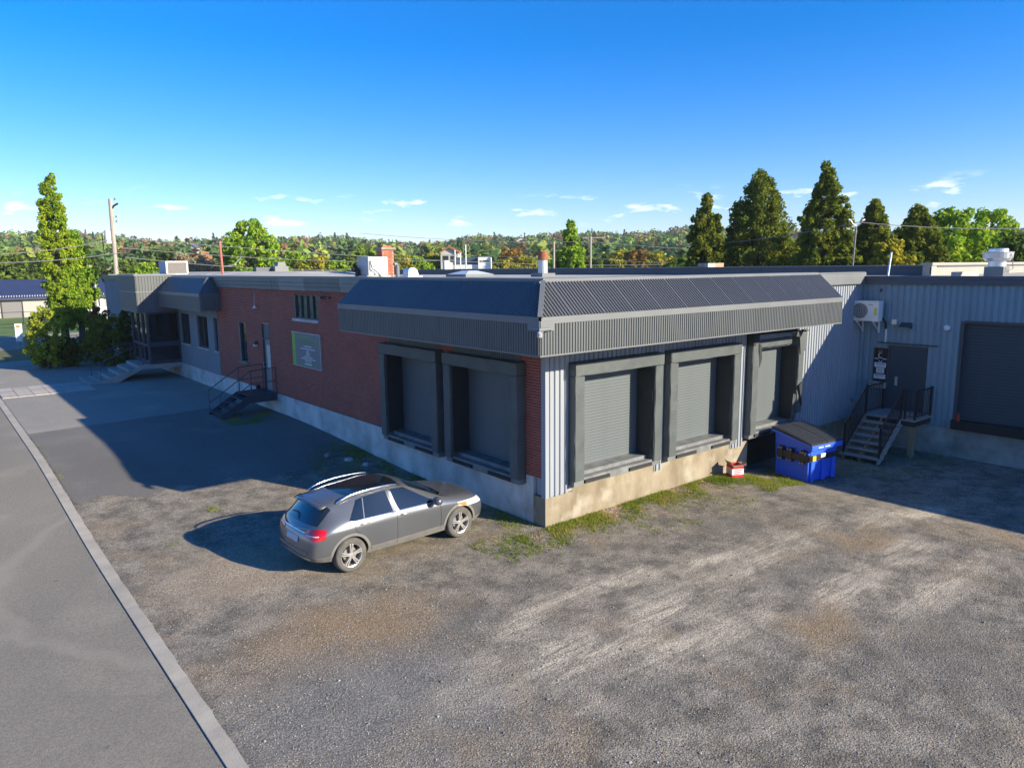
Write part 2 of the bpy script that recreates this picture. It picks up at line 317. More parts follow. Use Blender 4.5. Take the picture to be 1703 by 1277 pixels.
def roadmat(name, c0, c1, c2, spots=True):
    m = mat(name, c0, c1, rough=.95, scale=.35, bump=.35, bscale=90, third=c2, tscale=.4, detail=10, stretch=(1, .45, 1)); t = m.node_tree; b = t.nodes['Principled BSDF']
    src = b.inputs['Base Color'].links[0].from_socket; ge = N(t, 'ShaderNodeNewGeometry')
    n = N(t, 'ShaderNodeTexNoise'); n.inputs['Scale'].default_value = 34; n.inputs['Detail'].default_value = 5; n.inputs['Roughness'].default_value = .8; t.links.new(ge.outputs['Position'], n.inputs['Vector'])
    r = N(t, 'ShaderNodeMapRange')
    for i, v in enumerate((.32, .68, .62, 1.38)): r.inputs[i+1].default_value = v
    t.links.new(n.outputs[0], r.inputs[0]); vm = N(t, 'ShaderNodeVectorMath', operation='SCALE'); t.links.new(src, vm.inputs[0]); t.links.new(r.outputs[0], vm.inputs['Scale']); o = vm.outputs[0]
    if spots:
        # tyre-polished arc and scattered dark drips
        ma = N(t, 'ShaderNodeMapping', vector_type='TEXTURE'); ma.inputs['Location'].default_value = (-4.6, 3.6, 0); ma.inputs['Scale'].default_value = (1, 1, 1000); t.links.new(ge.outputs['Position'], ma.inputs[0]); ln = N(t, 'ShaderNodeVectorMath', operation='LENGTH'); t.links.new(ma.outputs[0], ln.inputs[0])
        nz = N(t, 'ShaderNodeTexNoise'); nz.inputs['Scale'].default_value = .9; nz.inputs['Detail'].default_value = 5; t.links.new(ge.outputs['Position'], nz.inputs['Vector'])
        ad = N(t, 'ShaderNodeMath', operation='MULTIPLY_ADD'); ad.inputs[1].default_value = .8; t.links.new(nz.outputs[0], ad.inputs[0]); t.links.new(ln.outputs['Value'], ad.inputs[2])
        sb_ = N(t, 'ShaderNodeMath', operation='SUBTRACT'); sb_.inputs[1].default_value = 5.9; t.links.new(ad.outputs[0], sb_.inputs[0]); ab = N(t, 'ShaderNodeMath', operation='ABSOLUTE'); t.links.new(sb_.outputs[0], ab.inputs[0])
        rr = N(t, 'ShaderNodeMapRange'); rr.interpolation_type = 'SMOOTHSTEP'
        for i, v in enumerate((.0, .26, .30, 0)): rr.inputs[i+1].default_value = v
        t.links.new(ab.outputs[0], rr.inputs[0]); mx_ = N(t, 'ShaderNodeMixRGB'); mx_.inputs[2].default_value = lin(tuple(v*1.3 for v in c2)); t.links.new(rr.outputs[0], mx_.inputs[0]); t.links.new(o, mx_.inputs[1]); o = mx_.outputs[0]
        vo = N(t, 'ShaderNodeTexVoronoi'); vo.inputs['Scale'].default_value = 1.1; t.links.new(ge.outputs['Position'], vo.inputs['Vector']); n4 = N(t, 'ShaderNodeTexNoise'); n4.inputs['Scale'].default_value = 9; t.links.new(ge.outputs['Position'], n4.inputs['Vector'])
        a4 = N(t, 'ShaderNodeMath', operation='MULTIPLY_ADD'); a4.inputs[1].default_value = .16; t.links.new(n4.outputs[0], a4.inputs[0]); t.links.new(vo.outputs['Distance'], a4.inputs[2])
        r4 = N(t, 'ShaderNodeMapRange')
        for i, v in enumerate((.10, .14, .65, 0)): r4.inputs[i+1].default_value = v
        t.links.new(a4.outputs[0], r4.inputs[0]); m4 = N(t, 'ShaderNodeMixRGB'); m4.inputs[2].default_value = lin(tuple(v*.35 for v in c0)); t.links.new(r4.outputs[0], m4.inputs[0]); t.links.new(o, m4.inputs[1]); o = m4.outputs[0]
    t.links.new(o, b.inputs['Base Color']); return m
ROADM = roadmat('road_asphalt', (.19, .174, .144), (.225, .205, .168), (.265, .24, .195))
LOTN = roadmat('new_asphalt', (.16, .151, .134), (.13, .122, .109), (.18, .168, .146), False)
LOTO = roadmat('faded_asphalt', (.27, .254, .22), (.23, .217, .19), (.30, .28, .24), False)
ysr = [-60, -30, -16]+list(np.arange(-14, 20, 1.))+[24, 32, 44, 51]
struct(grid_sheet('road', [-30, -20, -14, -10, KX0-.012], ysr, lambda x, y: g(x, y)-.02+.006, ROADM))
# frayed edge where the asphalt lot meets the gravel
def lot():
    mb = MB(); nx = 60; top = 17.75
    xs_ = np.linspace(KX1+.04, -.02, nx)
    lo = [8.0+.9*math.sin(x*1.1+.5)*.35+.25*math.sin(x*4.1)+.1*random.uniform(-1, 1)+(1.3 if x > -2.2 else 0)*min(1, (x+2.2)/1.2)+max(0, (-x-5.3))*.45 for x in xs_]
    rows = []
    for k in range(12):
        rows.append([(x, lo[i]+(top+.10*(x+8)-lo[i])*k/11) for i, x in enumerate(xs_)])
    vs_ = [(x, y, gz(x, y)+.006) for r in rows for x, y in r]
    mb.add(vs_, [(k*nx+i, k*nx+i+1, (k+1)*nx+i+1, (k+1)*nx+i) for k in range(11) for i in range(nx-1)])
    struct(build(mb, 'parking_lot', LOTN, smooth=True))
lot()
struct(grid_sheet('faded_lot', np.linspace(KX1+.04, -.02, 8), [17.3, 20, 24, 30, 36, 43.3], lambda x, y: g(x, y)+.004+.0*x, LOTO))
KERB = mat('kerb_concrete', (.42, .385, .32), (.33, .30, .25), rough=.92, scale=1.5, bump=.3, bscale=50)
kb = MB(); yk = list(np.arange(-30, -6, 1.0))+list(np.arange(-6, 20, .22))+list(np.arange(20, 52, 1.0))
vsk = []
for y in yk:
    z = gz(-8.2, y)+random.uniform(-.004, .004); vsk += [(KX0, y, z-.06), (KX0+.01, y, z+.006), (KX1+random.uniform(-.012, .006), y, z+.012), (KX1+.01, y, z-.05)]
kb.add(vsk, [(4*i+k, 4*i+4+k, 4*i+5+k, 4*i+1+k) for i in range(len(yk)-1) for k in range(3)])
struct(build(kb, 'kerb', KERB))
# paved walkway of slabs
wk = struct(build(MB().box(KX1+.03, -4.4, 26.95, 30.2, .30, .378), 'walkway', STEPC)); ORG[wk] = Vector((0,0,0))
PAVER = mat('paver', (.40, .37, .33), (.33, .305, .275), rough=.9, scale=5, island=.12)
pm = bpy.data.meshes.new('paver'); tmp = MB().box(-.295, .295, -.395, .395, 0, .03); pm.from_pydata(tmp.v, [], tmp.f); pm.materials.append(PAVER)
for i in range(6):
    for j in range(4): link('paver', pm, None, wk, (KX1+.35+i*.61, 27.37+j*.81, .375+random.uniform(0, .006)))
# cross street and lawns beyond the building
LAWN = mat('lawn', (.10, .17, .025), (.07, .125, .02), rough=.95, scale=2.5, third=(.13, .19, .035), tscale=.3)
LAWND = mat('dry_lawn', (.12, .125, .035), (.09, .10, .03), rough=.95, scale=3)
def sheet(name, x0, x1, y0, y1, dz, m):
    return struct(grid_sheet(name, np.linspace(x0, x1, 12), np.linspace(y0, y1, 8), lambda x, y: g(x, y)+dz+0*x, m))
sheet('lawn_strip', -60, 14, 43.3, 51.2, .012, LAWND)
sheet('cross_street', -160, 160, 51.2, 62.8, .02, ROADM)
sheet('sidewalk', -160, 160, 62.8, 64.6, .05, KERB)
sheet('lawn', -160, 160, 64.6, 170, .03, LAWN)

# ------------------------------------------------------------------ main warehouse
H = thing('brick_warehouse', 'low brick and grey metal warehouse with wraparound dark canopy and dock doors', 'warehouse', (0, 0, 0))
# foundation: right side steps up below the dock doors
def foundation():
    mb = MB()
    mb.box(-.02, .86, -.02, .4, -.4, .69)                        # corner pier
    mb.box(.86, 7.75, .01, .4, -.4, .88); mb.box(7.75, 8.1, .01, .4, -.5, .74)
    mb.box(10.7, 14.9, .01, .4, -.6, .62); mb.box(8.1, 10.7, .55, .7, -.6, .75)
    build(mb, 'foundation', CONC, H)
    mb = MB(); mb.box(-.015, .4, .4, .66, -.4, 1.12); mb.box(-.03, .4, .66, 7.1, -.4, .90); mb.box(-.02, .4, 7.1, 29.3, -.4, 1.11); mb.box(-.015, .4, 29.3, 47, -.2, 1.1)
    build(mb, 'foundation', CONCG, H)
    build(MB().box(8.1, 10.7, .40, .55, -.6, .74), 'pit_panel', PIT_, H)  # very dark brown panel closing the recess below the third dock
foundation()
# right wall backing and ribbed cladding
def rwall():
    mb = MB()
    for x0, x1, z0, z1 in ((.05, .98, .7, 5.5), (3.5, 4.38, .88, 5.5), (6.9, 8.05, .88, 5.5), (10.35, 14.68, .6, 5.5), (.98, 3.5, 3.45, 5.5), (4.38, 6.9, 3.45, 5.5), (8.05, 10.35, 3.45, 5.5)):
        mb.box(x0, x1, .02, .35, z0, z1)
    build(mb, 'wall', CLAD, H)
    X, Z, Nn = (1,0,0), (0,0,1), (0,-1,0)
    for x0, x1, z0, z1 in ((.06, .70, .70, 4.4), (3.80, 4.10, .62, 4.4), (7.2, 7.78, .66, 4.4), (10.62, 14.68, .60, 5.25), (.70, 3.80, 3.74, 4.4), (4.10, 7.2, 3.74, 4.4), (7.78, 10.62, 3.90, 4.4)):
        build(ribbed(MB(), (x0, -.005, z0), X, Z, Nn, x1-x0, z1-z0, .155, .035), 'cladding', CLAD, H)
    mb = MB(); mb.box(-.035, .075, -.045, -.005, .69, 4.4); mb.box(-.033, -.005, -.0052, .10, .691, 4.399); build(mb, 'corner_trim', CLAD, H)
    mb = MB(); mb.box(10.8, 14.62, -.16, .02, 5.24, 5.62); build(mb, 'fascia', FLASH, H)
rwall()
# brick wall: mortar backing with openings, then bricks
OPEN = [(.92, 3.46, .9, 3.72), (4.26, 6.8, .9, 3.72), (11.62, 13.62, 4.17, 5.04), (16.2, 17.0, 1.1, 3.79), (18.8, 19.72, 2.02, 3.75)]
def brickwall():
    ysb = sorted({.1, 22.42}|{o[0] for o in OPEN}|{o[1] for o in OPEN}); zsb = sorted({1.12, 5.2}|{o[2] for o in OPEN if o[2] > 1.12}|{o[3] for o in OPEN})
    mb = MB()
    for a, b_ in zip(ysb, ysb[1:]):
        for c, d in zip(zsb, zsb[1:]):
            if any(o[0] < (a+b_)/2 < o[1] and o[2] < (c+d)/2 < o[3] for o in OPEN): continue
            mb.box(.009, .35, a, b_, c, d)
    wall = build(mb, 'brick_wall', MORTAR, H)
    me = bpy.data.meshes.new('brick'); bx = MB().box(0, .02, -.1015, .1015, -.0285, .0285); me.from_pydata(bx.v, [], [f for i, f in enumerate(bx.f) if i != 3]); me.materials.append(BRICK)
    full = []; V = []; Fc = []
    def addb(y0, y1, z):
        o = len(V); bb = MB().box(0, .02, y0, y1, z-.0285, z+.0285); V.extend(bb.v); Fc.extend(tuple(i+o for i in f) for k, f in enumerate(bb.f) if k != 3)
    nz = int((5.2-1.12)/.0675)
    for r in range(nz):
        z = 1.12+.0675*(r+.5); cuts = sorted((o[0], o[1]) for o in OPEN if o[2]-.02 < z < o[3]+.02)
        spans = []; a = .1
        for c0, c1 in cuts: spans.append((a, c0)); a = c1
        spans.append((a, 22.42))
        for s0, s1 in spans:
            k0 = int(s0/.213)-1
            for k in range(k0, int(s1/.213)+2):
                y0 = k*.213+(.1065 if r % 2 else 0)+.005; y1 = y0+.203
                a0, a1 = max(y0, s0+.003), min(y1, s1-.003)
                if a1-a0 < .03: continue
                if a1-a0 > .2029: full.append(((a0+a1)/2, z))
                else: addb(a0, a1, z)
    # the ones that show largest: the pier by the corner
    full.sort(key=lambda p: p[0]+(0 if p[1] < 3.9 else 30))
    for y, z in full[:295]: link('brick', me, None, wall, (random.uniform(-.002, .001), y, z))
    for y, z in full[295:]: addb(y-.1015, y+.1015, z)
    m2 = bpy.data.meshes.new('brick_courses'); m2.from_pydata(V, [], Fc); o = link('brick_courses', m2, BRICK, wall); o['kind'] = 'stuff'
brickwall()
# stucco office front
def office():
    mb = MB(); wins = [(26.86, 28.5, 2.2, 3.77), (23.95, 25.58, 2.22, 3.74), (22.5, 23.02, 2.2, 3.72)]
    yy = sorted({22.42, 47.0}|{v for w_ in wins for v in w_[:2]}); zz = [1.1, 2.2, 3.75, 5.4]
    for a, b_ in zip(yy, yy[1:]):
        inw = any(w_[0]-.01 < (a+b_)/2 < w_[1]+.01 for w_ in wins)
        for k in range(3):
            if inw and k == 1: continue
            mb.box(-.02, .35, a, b_, zz[k], zz[k+1])
    mb.box(.35, .5, 22.42, 47, 1.1, 5.4); mb.box(.3, 14, 46.8, 47, 0, 5.4)
    build(mb, 'stucco_wall', STUCCO, H)
    for a, b_, c, d in wins:
        wo = build(MB().box(.10, .13, a, b_, 2.2, 3.75), 'window', GLASS, H)
        fr = MB()
        fr.box(.06, .16, a, a+.05, 2.2, 3.75); fr.box(.06, .16, b_-.05, b_, 2.2, 3.75); fr.box(.06, .16, a, b_, 2.2, 2.25); fr.box(.06, .16, a, b_, 3.70, 3.75)
        if b_-a > 1: fr.box(.05, .17, (a+b_)/2-.035, (a+b_)/2+.035, 2.25, 3.70)
        build(fr, 'window_frame', DKFRAME, wo); build(MB().box(-.05, .12, a-.03, b_+.03, 2.15, 2.2), 'sill', CONCG, wo)
    build(MB().box(.2, .25, 42.8, 46.2, 1.0, 3.7), 'garage_opening', DKFRAME, H)
office()
# fascia of the brick section, in lapped metal lengths
ysf = [7.4, 9.6, 12.3, 14.6, 15.3, 17.6, 20.1, 21.9]
for a, b_ in zip(ysf, ysf[1:]):
    mb = MB(); k = random.uniform(0, .006)
    mb.box(-.13-k, .02, a+.006, b_-.006, 5.17, 5.31); mb.box(-.15-k, .02, a+.006, b_-.006, 5.32, 5.45); mb.box(-.17-k, .05, a+.004, b_-.004, 5.46, 5.655)
    build(mb, 'fascia_panel', FASC if random.random() < .75 else FLASH, H)
build(MB().box(-.12, .02, 21.8, 47.1, 5.38, 5.66), 'fascia', FASC, H)
# roof: flat membrane, rising gently over the office end
def roof():
    xs_ = np.linspace(.0, 19.1, 24); ys_ = np.concatenate([np.linspace(.0, 12, 12), np.linspace(13, 47, 24)])
    o = grid_sheet('roof', xs_, ys_, lambda x, y: 5.46+.36*smooth01(1, 4, x)*smooth01(24, 29, y)*(1-smooth01(9, 12, x)), ROOF); o.parent = H
    mb = MB(); mb.box(-.5, .25, -.5, 7.4, 5.58, 5.665); mb.box(.25, 10.75, -.5, .25, 5.58, 5.663); mb.box(10.75, 14.5, -.18, .25, 5.6, 5.64); mb.box(-.18, .22, 7.4, 47.1, 5.61, 5.67)
    mb.box(.25, 14.6, 46.8, 47.1, 5.5, 5.72)
    build(mb, 'coping', FLASH, H)
roof()
# wraparound canopy
CD, CB, CT, RT_, S_ = 1.26, 4.16, 4.92, 5.585, .53
def canopy(parent, name, along, o0, length, d, cb, ct, rz_, s_, hip0, slope_m, face_m, pitch=.076, panel=.915, end=True, hip1=False):
    """along: 0 = runs in x facing -y, 1 = runs in y facing -x"""
    def P(a, dd, z): return (a, -dd, z) if along == 0 else (-dd, a, z)
    A = Vector(P(1, 0, 0)); Nn = Vector(P(0, 1, 0)).normalized() if True else None
    c = build(MB().quad(P(o0, d-.01, cb+.02), P(o0+length, d-.01, cb+.02), P(o0+length, .02, cb+.02), P(o0, .02, cb+.02)), name, SOFFIT, parent)
    slopev = Vector(P(0, s_-d, rz_-ct)); sn = Vector(P(0, rz_-ct, d-s_)).normalized(); sl = slopev.length
    n = int(round(length/panel)); pw = length/n
    for i in range(n):
        a = o0+i*pw
        build(ribbed(MB(), P(a, d, cb+.015), A, (0,0,1), Nn, pw-.004, ct-cb-.13, pitch, .02), 'fascia_panel', face_m, c)
        def tf(q, a=a):
            t = 1.
            if hip0: t = min(t, (a+q-o0)/(d-s_))
            if hip1: t = min(t, (o0+length-a-q)/(d-s_))
            return t
        build(ribbed(MB(), Vector(P(a, d, ct)), A, slopev/sl, sn, pw-.022, sl, pitch*1.15, .024, tf, frac=.35), 'slope_panel', slope_m, c)
    mb = MB()
    def bx(a0, a1, d0, d1, z0, z1):
        p, q = P(a0, d0, z0), P(a1, d1, z1); mb.box(min(p[0], q[0]), max(p[0], q[0]), min(p[1], q[1]), max(p[1], q[1]), z0, z1)
    e = .028 if hip0 else 0
    bx(o0-e, o0+length, d-.01, d+.028, ct-.125, ct+.012); bx(o0-e*.8, o0+length, d-.01, d+.026, cb-.012, cb+.018)
    build(mb, 'trim', FLASH, c)
    if end:
        ends = [o0+length]+([] if hip0 else [o0])
        for a in ends:
            poly = [(d, cb), (d, ct), (s_, rz_), (.0, rz_), (.0, cb)]
            build(MB().prism(poly, lambda p: P(a-.012, *p), lambda p: P(a+.012, *p)), 'end_panel', face_m, c)
    return c
canopy(H, 'canopy', 0, -CD, 10.82+CD, CD, CB, CT, RT_, S_, True, SLOPE, FASC)
canopy(H, 'canopy', 1, -CD, 7.46+CD, CD, CB, CT, RT_, S_, True, SLOPE, FASC)
hipb = MB().bar((-CD-.01, -CD-.01, CT+.012), (-S_, -S_, RT_+.03), .10, .035); build(hipb, 'hip_flashing', FLASH, H)
c2 = canopy(H, 'canopy', 1, 21.82, 7.3, .89, 4.12, 4.88, 5.60, .33, True, SLOPE, FASC, pitch=.09, end=False)
build(ribbed(MB(), (-.89, 21.81, 4.13), (1,0,0), (0,0,1), (0,-1,0), .89, .70, .09, .02), 'fascia_panel', FASC, c2)
build(MB().quad((-.89, 21.82, 4.88), (.0, 21.82, 4.88), (.0, 22.38, 5.60), (-.33, 22.38, 5.60)), 'slope_panel', SLOPE, c2)
build(MB().bar((-.89, 21.81, 4.885), (-.33, 22.38, 5.61), .06, .03).box(-.92, .0, 21.78, 21.82, 4.79, 4.885), 'trim', FASC, c2)
# ---- dock doors with foam seals
def dock(along, a0, a1, z0, ztop, rough3=False, lit=True):
    """shelter from a0 to a1 along the wall, pads .25 deep"""
    def P(a, d, z): return (a, -d, z) if along == 0 else (-d, a, z)
    def bx(mb, aa, ab, da, db, za, zb):
        p, q = P(aa, da, za), P(ab, db, zb); return mb.box(min(p[0], q[0]), max(p[0], q[0]), min(p[1], q[1]), max(p[1], q[1]), za, zb)
    pw, dp = .31, .25; i0, i1 = a0+pw, a1-pw; dr = -.34
    fl = build(bx(MB(), i0-.0, i1+.0, dr-.02, .02, z0-.04, z0+.06), 'dock_leveller', STEEL, H)
    build(bx(MB(), a0+.02, a1-.02, -.02, .20, z0-.20, z0-.03), 'sill_plate', STEEL, fl); 
    for k in (.25, .75): c_ = a0+(a1-a0)*k; build(bx(MB(), c_-.42, c_+.42, .198, .24, z0-.17, z0-.09), 'bumper', RUBBER, fl)
    dn = 'roll_up_door'
    d_ = build(bx(MB(), i0-.15, i1+.15, dr-.06, dr-.03, z0, 3.5), dn, DOOR, H)
    sm = bpy.data.meshes.new('slat'); w_ = i1-i0+.02; hsl = .0755
    prof = [(dr-.008, 0), (dr-.005, .002), (dr-.004, .007), (dr-.004, .069), (dr-.005, .0735), (dr-.008, .0755)]
    vs_ = [P(x, d, z) for d, z in prof for x in (0, w_)]
    sm.from_pydata(vs_, [], [(2*i, 2*i+1, 2*i+3, 2*i+2) for i in range(5)]); sm.materials.append(DOOR); sm.shade_smooth()
    nsl = int((3.46-z0-.06)/hsl)
    for k in range(nsl):
        p = P(i0-.01, 0, z0+.06+k*hsl); link('slat', sm, None, d_, p)
    jb = MB(); bx(jb, i0-.06, i0+.0, dr-.05, .0, z0, 3.5); bx(jb, i1, i1+.06, dr-.05, .0, z0, 3.5); bx(jb, i0, i1, dr-.05, 0, 3.44, 3.5); build(jb, 'door_jamb', DKFRAME, H)
    sh = build(bx(MB(), a0+.03, a1-.03, .0, .05, ztop-.04, ztop+.012), 'dock_seal', PADD, H)
    def pad(mbf, name, m, twist=0):
        o = build(mbf, name, m, sh)
        bm = bmesh.new(); bm.from_mesh(o.data); bmesh.ops.subdivide_edges(bm, edges=[e for e in bm.edges if e.calc_length() > .8], cuts=9, use_grid_fill=True)
        bmesh.ops.bevel(bm, geom=[e for e in bm.edges if len(e.link_faces) == 2 and e.calc_face_angle(0) > 1], offset=.014, segments=2, affect='EDGES')
        for v in bm.verts: v.co += Vector((random.uniform(-1, 1), random.uniform(-1, 1), random.uniform(-.5, .5)))*.006
        bm.to_mesh(o.data); bm.free(); return o
    head = .30 if not rough3 else .22
    pad(bx(MB(), a0, a0+pw, .0, dp, z0-.08, ztop-head-.01), 'side_pad', PAD)
    pr = pad(bx(MB(), a1-pw, a1, .0, dp, z0-.08 if not rough3 else z0+.25, ztop-head-.01), 'side_pad', PAD)
    if not rough3: pad(bx(MB(), a0-.01, a1+.01, .0, dp+.02, ztop-head, ztop), 'head_pad', PAD)
    else:                                                      # torn shelter: sagging head flap and hanging cloth
        pad(bx(MB(), a0+.3, a1-.5, -.05, .12, ztop-.42, ztop-.2), 'head_pad', PAD)
        pad(bx(MB(), a0, a0+pw, .02, dp, ztop-.33, ztop+.02), 'side_pad', PADD)
        t = MB()
        def cl(pts, m, nm):
            q = MB(); q.add([P(*p) for p in pts], [(0,1,2,3)] if len(pts) == 4 else [(0,1,2)]); o = build(q, nm, m, sh); sol = o.modifiers.new('s', 'SOLIDIFY'); sol.thickness = .012
        cl([(a1-.34, .26, ztop), (a1+.12, .24, ztop+.02), (a1+.04, .30, ztop-.62), (a1-.26, .28, ztop-.75)], PAD, 'torn_flap')
        cl([(a1-.42, .20, 1.95), (a1-.33, .24, 1.9), (a1-.20, .20, 1.15), (a1-.42, .14, 1.0)], PAD, 'torn_flap')
        cl([(a1-.30, .30, 2.2), (a1-.06, .26, 2.3), (a1-.05, .28, 1.5), (a1-.18, .22, 1.75)], PADD, 'torn_flap')
        cl([(a0+.26, .27, ztop-.25), (a0+.42, .25, ztop-.3), (a0+.45, .26, ztop-.72), (a0+.33, .27, ztop-.95)], PADD, 'torn_flap')
        bar = MB().tube([P(a0+.5, .2, ztop+.0), P(a1+.1, .3, ztop-.03)], .02); build(bar, 'bent_bar', PADD, sh)
    for u0, u1 in ((a0+pw, a0+pw+.03), (a1-pw-.03, a1-pw)): build(bx(MB(), u0, u1, -.3, .18, z0+.05, 3.42), 'inner_liner', PADD, sh)
dock(0, .69, 3.80, 1.06, 3.75); dock(0, 4.09, 7.20, 1.06, 3.75); dock(0, 7.80, 10.62, 1.06, 3.92, rough3=True)
dock(1, .68, 3.70, 1.08, 3.76); dock(1, 4.02, 7.05, 1.08, 3.76)
for a, b_ in ((.86, 3.52), (4.2, 6.86)):
    build(ribbed(MB(), (-.004, a, 3.72), (0,1,0), (0,0,1), (-1,0,0), b_-a, .5, .08, .018), 'cladding', FASC, H)
# window with bars, door, narrow window
def openings():
    wo = build(MB().box(.14, .17, 11.62, 13.62, 4.17, 5.04), 'window', mat('painted_reflection_pane', (.30, .32, .20), (.12, .14, .09), rough=.08, spec=1.0, scale=2.5), H)  # pale green mottle paints the bright lawn's reflection into the pane colour
    fr = MB()
    for y in (11.62, 12.1, 12.6, 13.1, 13.57): fr.box(.04, .15, y, y+.05, 4.17, 5.04)
    fr.box(.05, .15, 11.62, 13.62, 4.17, 4.22); fr.box(.05, .15, 11.62, 13.62, 4.99, 5.04); build(fr, 'window_bar', DKFRAME, wo)
    build(MB().box(-.07, .14, 11.55, 13.72, 4.07, 4.17), 'sill', CONCG, wo)
    wo = build(MB().box(.12, .15, 18.8, 19.72, 2.06, 3.75), 'window', GLASS, H)
    fr = MB(); fr.box(.06, .16, 18.8, 18.86, 2.06, 3.75); fr.box(.06, .16, 19.66, 19.72, 2.06, 3.75); fr.box(.06, .16, 18.86, 19.66, 3.69, 3.75); build(fr, 'window_frame', DKFRAME, wo)
    build(MB().box(-.08, .14, 18.72, 19.85, 1.95, 2.06), 'sill', CONC, wo)
    GD = mat('door_grey', (.20, .23, .24), (.17, .20, .21), rough=.5, scale=2)
    d_ = build(MB().box(.07, .12, 16.2, 17.0, 1.13, 3.2), 'door', GD, H)
    build(MB().box(.05, .10, 16.2, 17.0, 3.2, 3.79), 'transom', DKFLASH, d_)
    build(MB().box(.05, .071, 16.35, 16.72, 2.0, 2.95), 'door_pane', mat('blind_pane', (.55, .55, .50), (.45, .46, .42), rough=.3, scale=5), d_)
    fr = MB(); fr.box(.0, .10, 16.96, 17.03, 1.13, 3.79); fr.box(.0, .10, 16.17, 16.22, 1.13, 3.79); fr.box(.0, .1, 16.2, 17.0, 3.17, 3.22); build(fr, 'door_frame', DKFRAME, d_)
    build(MB().tube([(.03, 16.9, 2.05), (-.04, 16.9, 2.05), (-.04, 16.9, 2.25), (.03, 16.9, 2.25)], .012, 6), 'handle', GALV, d_)
openings()
# entrance block and glazed vestibule
def entrance():
    blk = build(MB().box(-1.94, .0, 28.69, 32.38, 3.86, 5.72), 'entrance_canopy', FASC, H)
    for z0, z1 in ((3.82, 4.84), (4.88, 5.66)):
        build(ribbed(MB(), (-1.96, 28.675, z0), (1,0,0), (0,0,1), (0,-1,0), 1.96, z1-z0, .14, .02), 'fascia_panel', FASC, blk)
        build(ribbed(MB(), (-1.955, 28.67, z0), (0,1,0), (0,0,1), (-1,0,0), 3.71, z1-z0, .14, .02), 'fascia_panel', FASC, blk)
    mb = MB(); mb.box(-1.985, .0, 28.645, 28.68, 4.835, 4.885); mb.box(-1.985, -1.94, 28.68, 32.4, 4.835, 4.885); mb.box(-2.0, .0, 28.63, 32.4, 5.66, 5.75); build(mb, 'trim', FLASH, blk)
    v = build(MB().box(-1.55, -1.53, 28.8, 31.9, 1.3, 3.8), 'vestibule', GLASS, H)
    build(MB().box(-1.5, -.05, 28.78, 28.80, 1.3, 3.8), 'pane', GLASS, v)
    fr = MB()
    for x in (-1.6, -.1): fr.box(x, x+.12, 28.70, 28.82, 1.15, 3.84)
    for z in (1.2, 2.05, 3.72): fr.box(-1.5, -.1, 28.71, 28.81, z, z+(.10 if z != 2.05 else .22))
    for y in (29.6, 30.6, 31.8): fr.box(-1.62, -1.5, y, y+.10, 1.15, 3.84)
    for z in (1.2, 2.05, 3.72): fr.box(-1.6, -1.52, 28.8, 31.8, z, z+.12)
    build(fr, 'frame', NAVY, v)
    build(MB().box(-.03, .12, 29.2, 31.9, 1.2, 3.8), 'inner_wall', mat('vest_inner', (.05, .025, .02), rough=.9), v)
entrance()

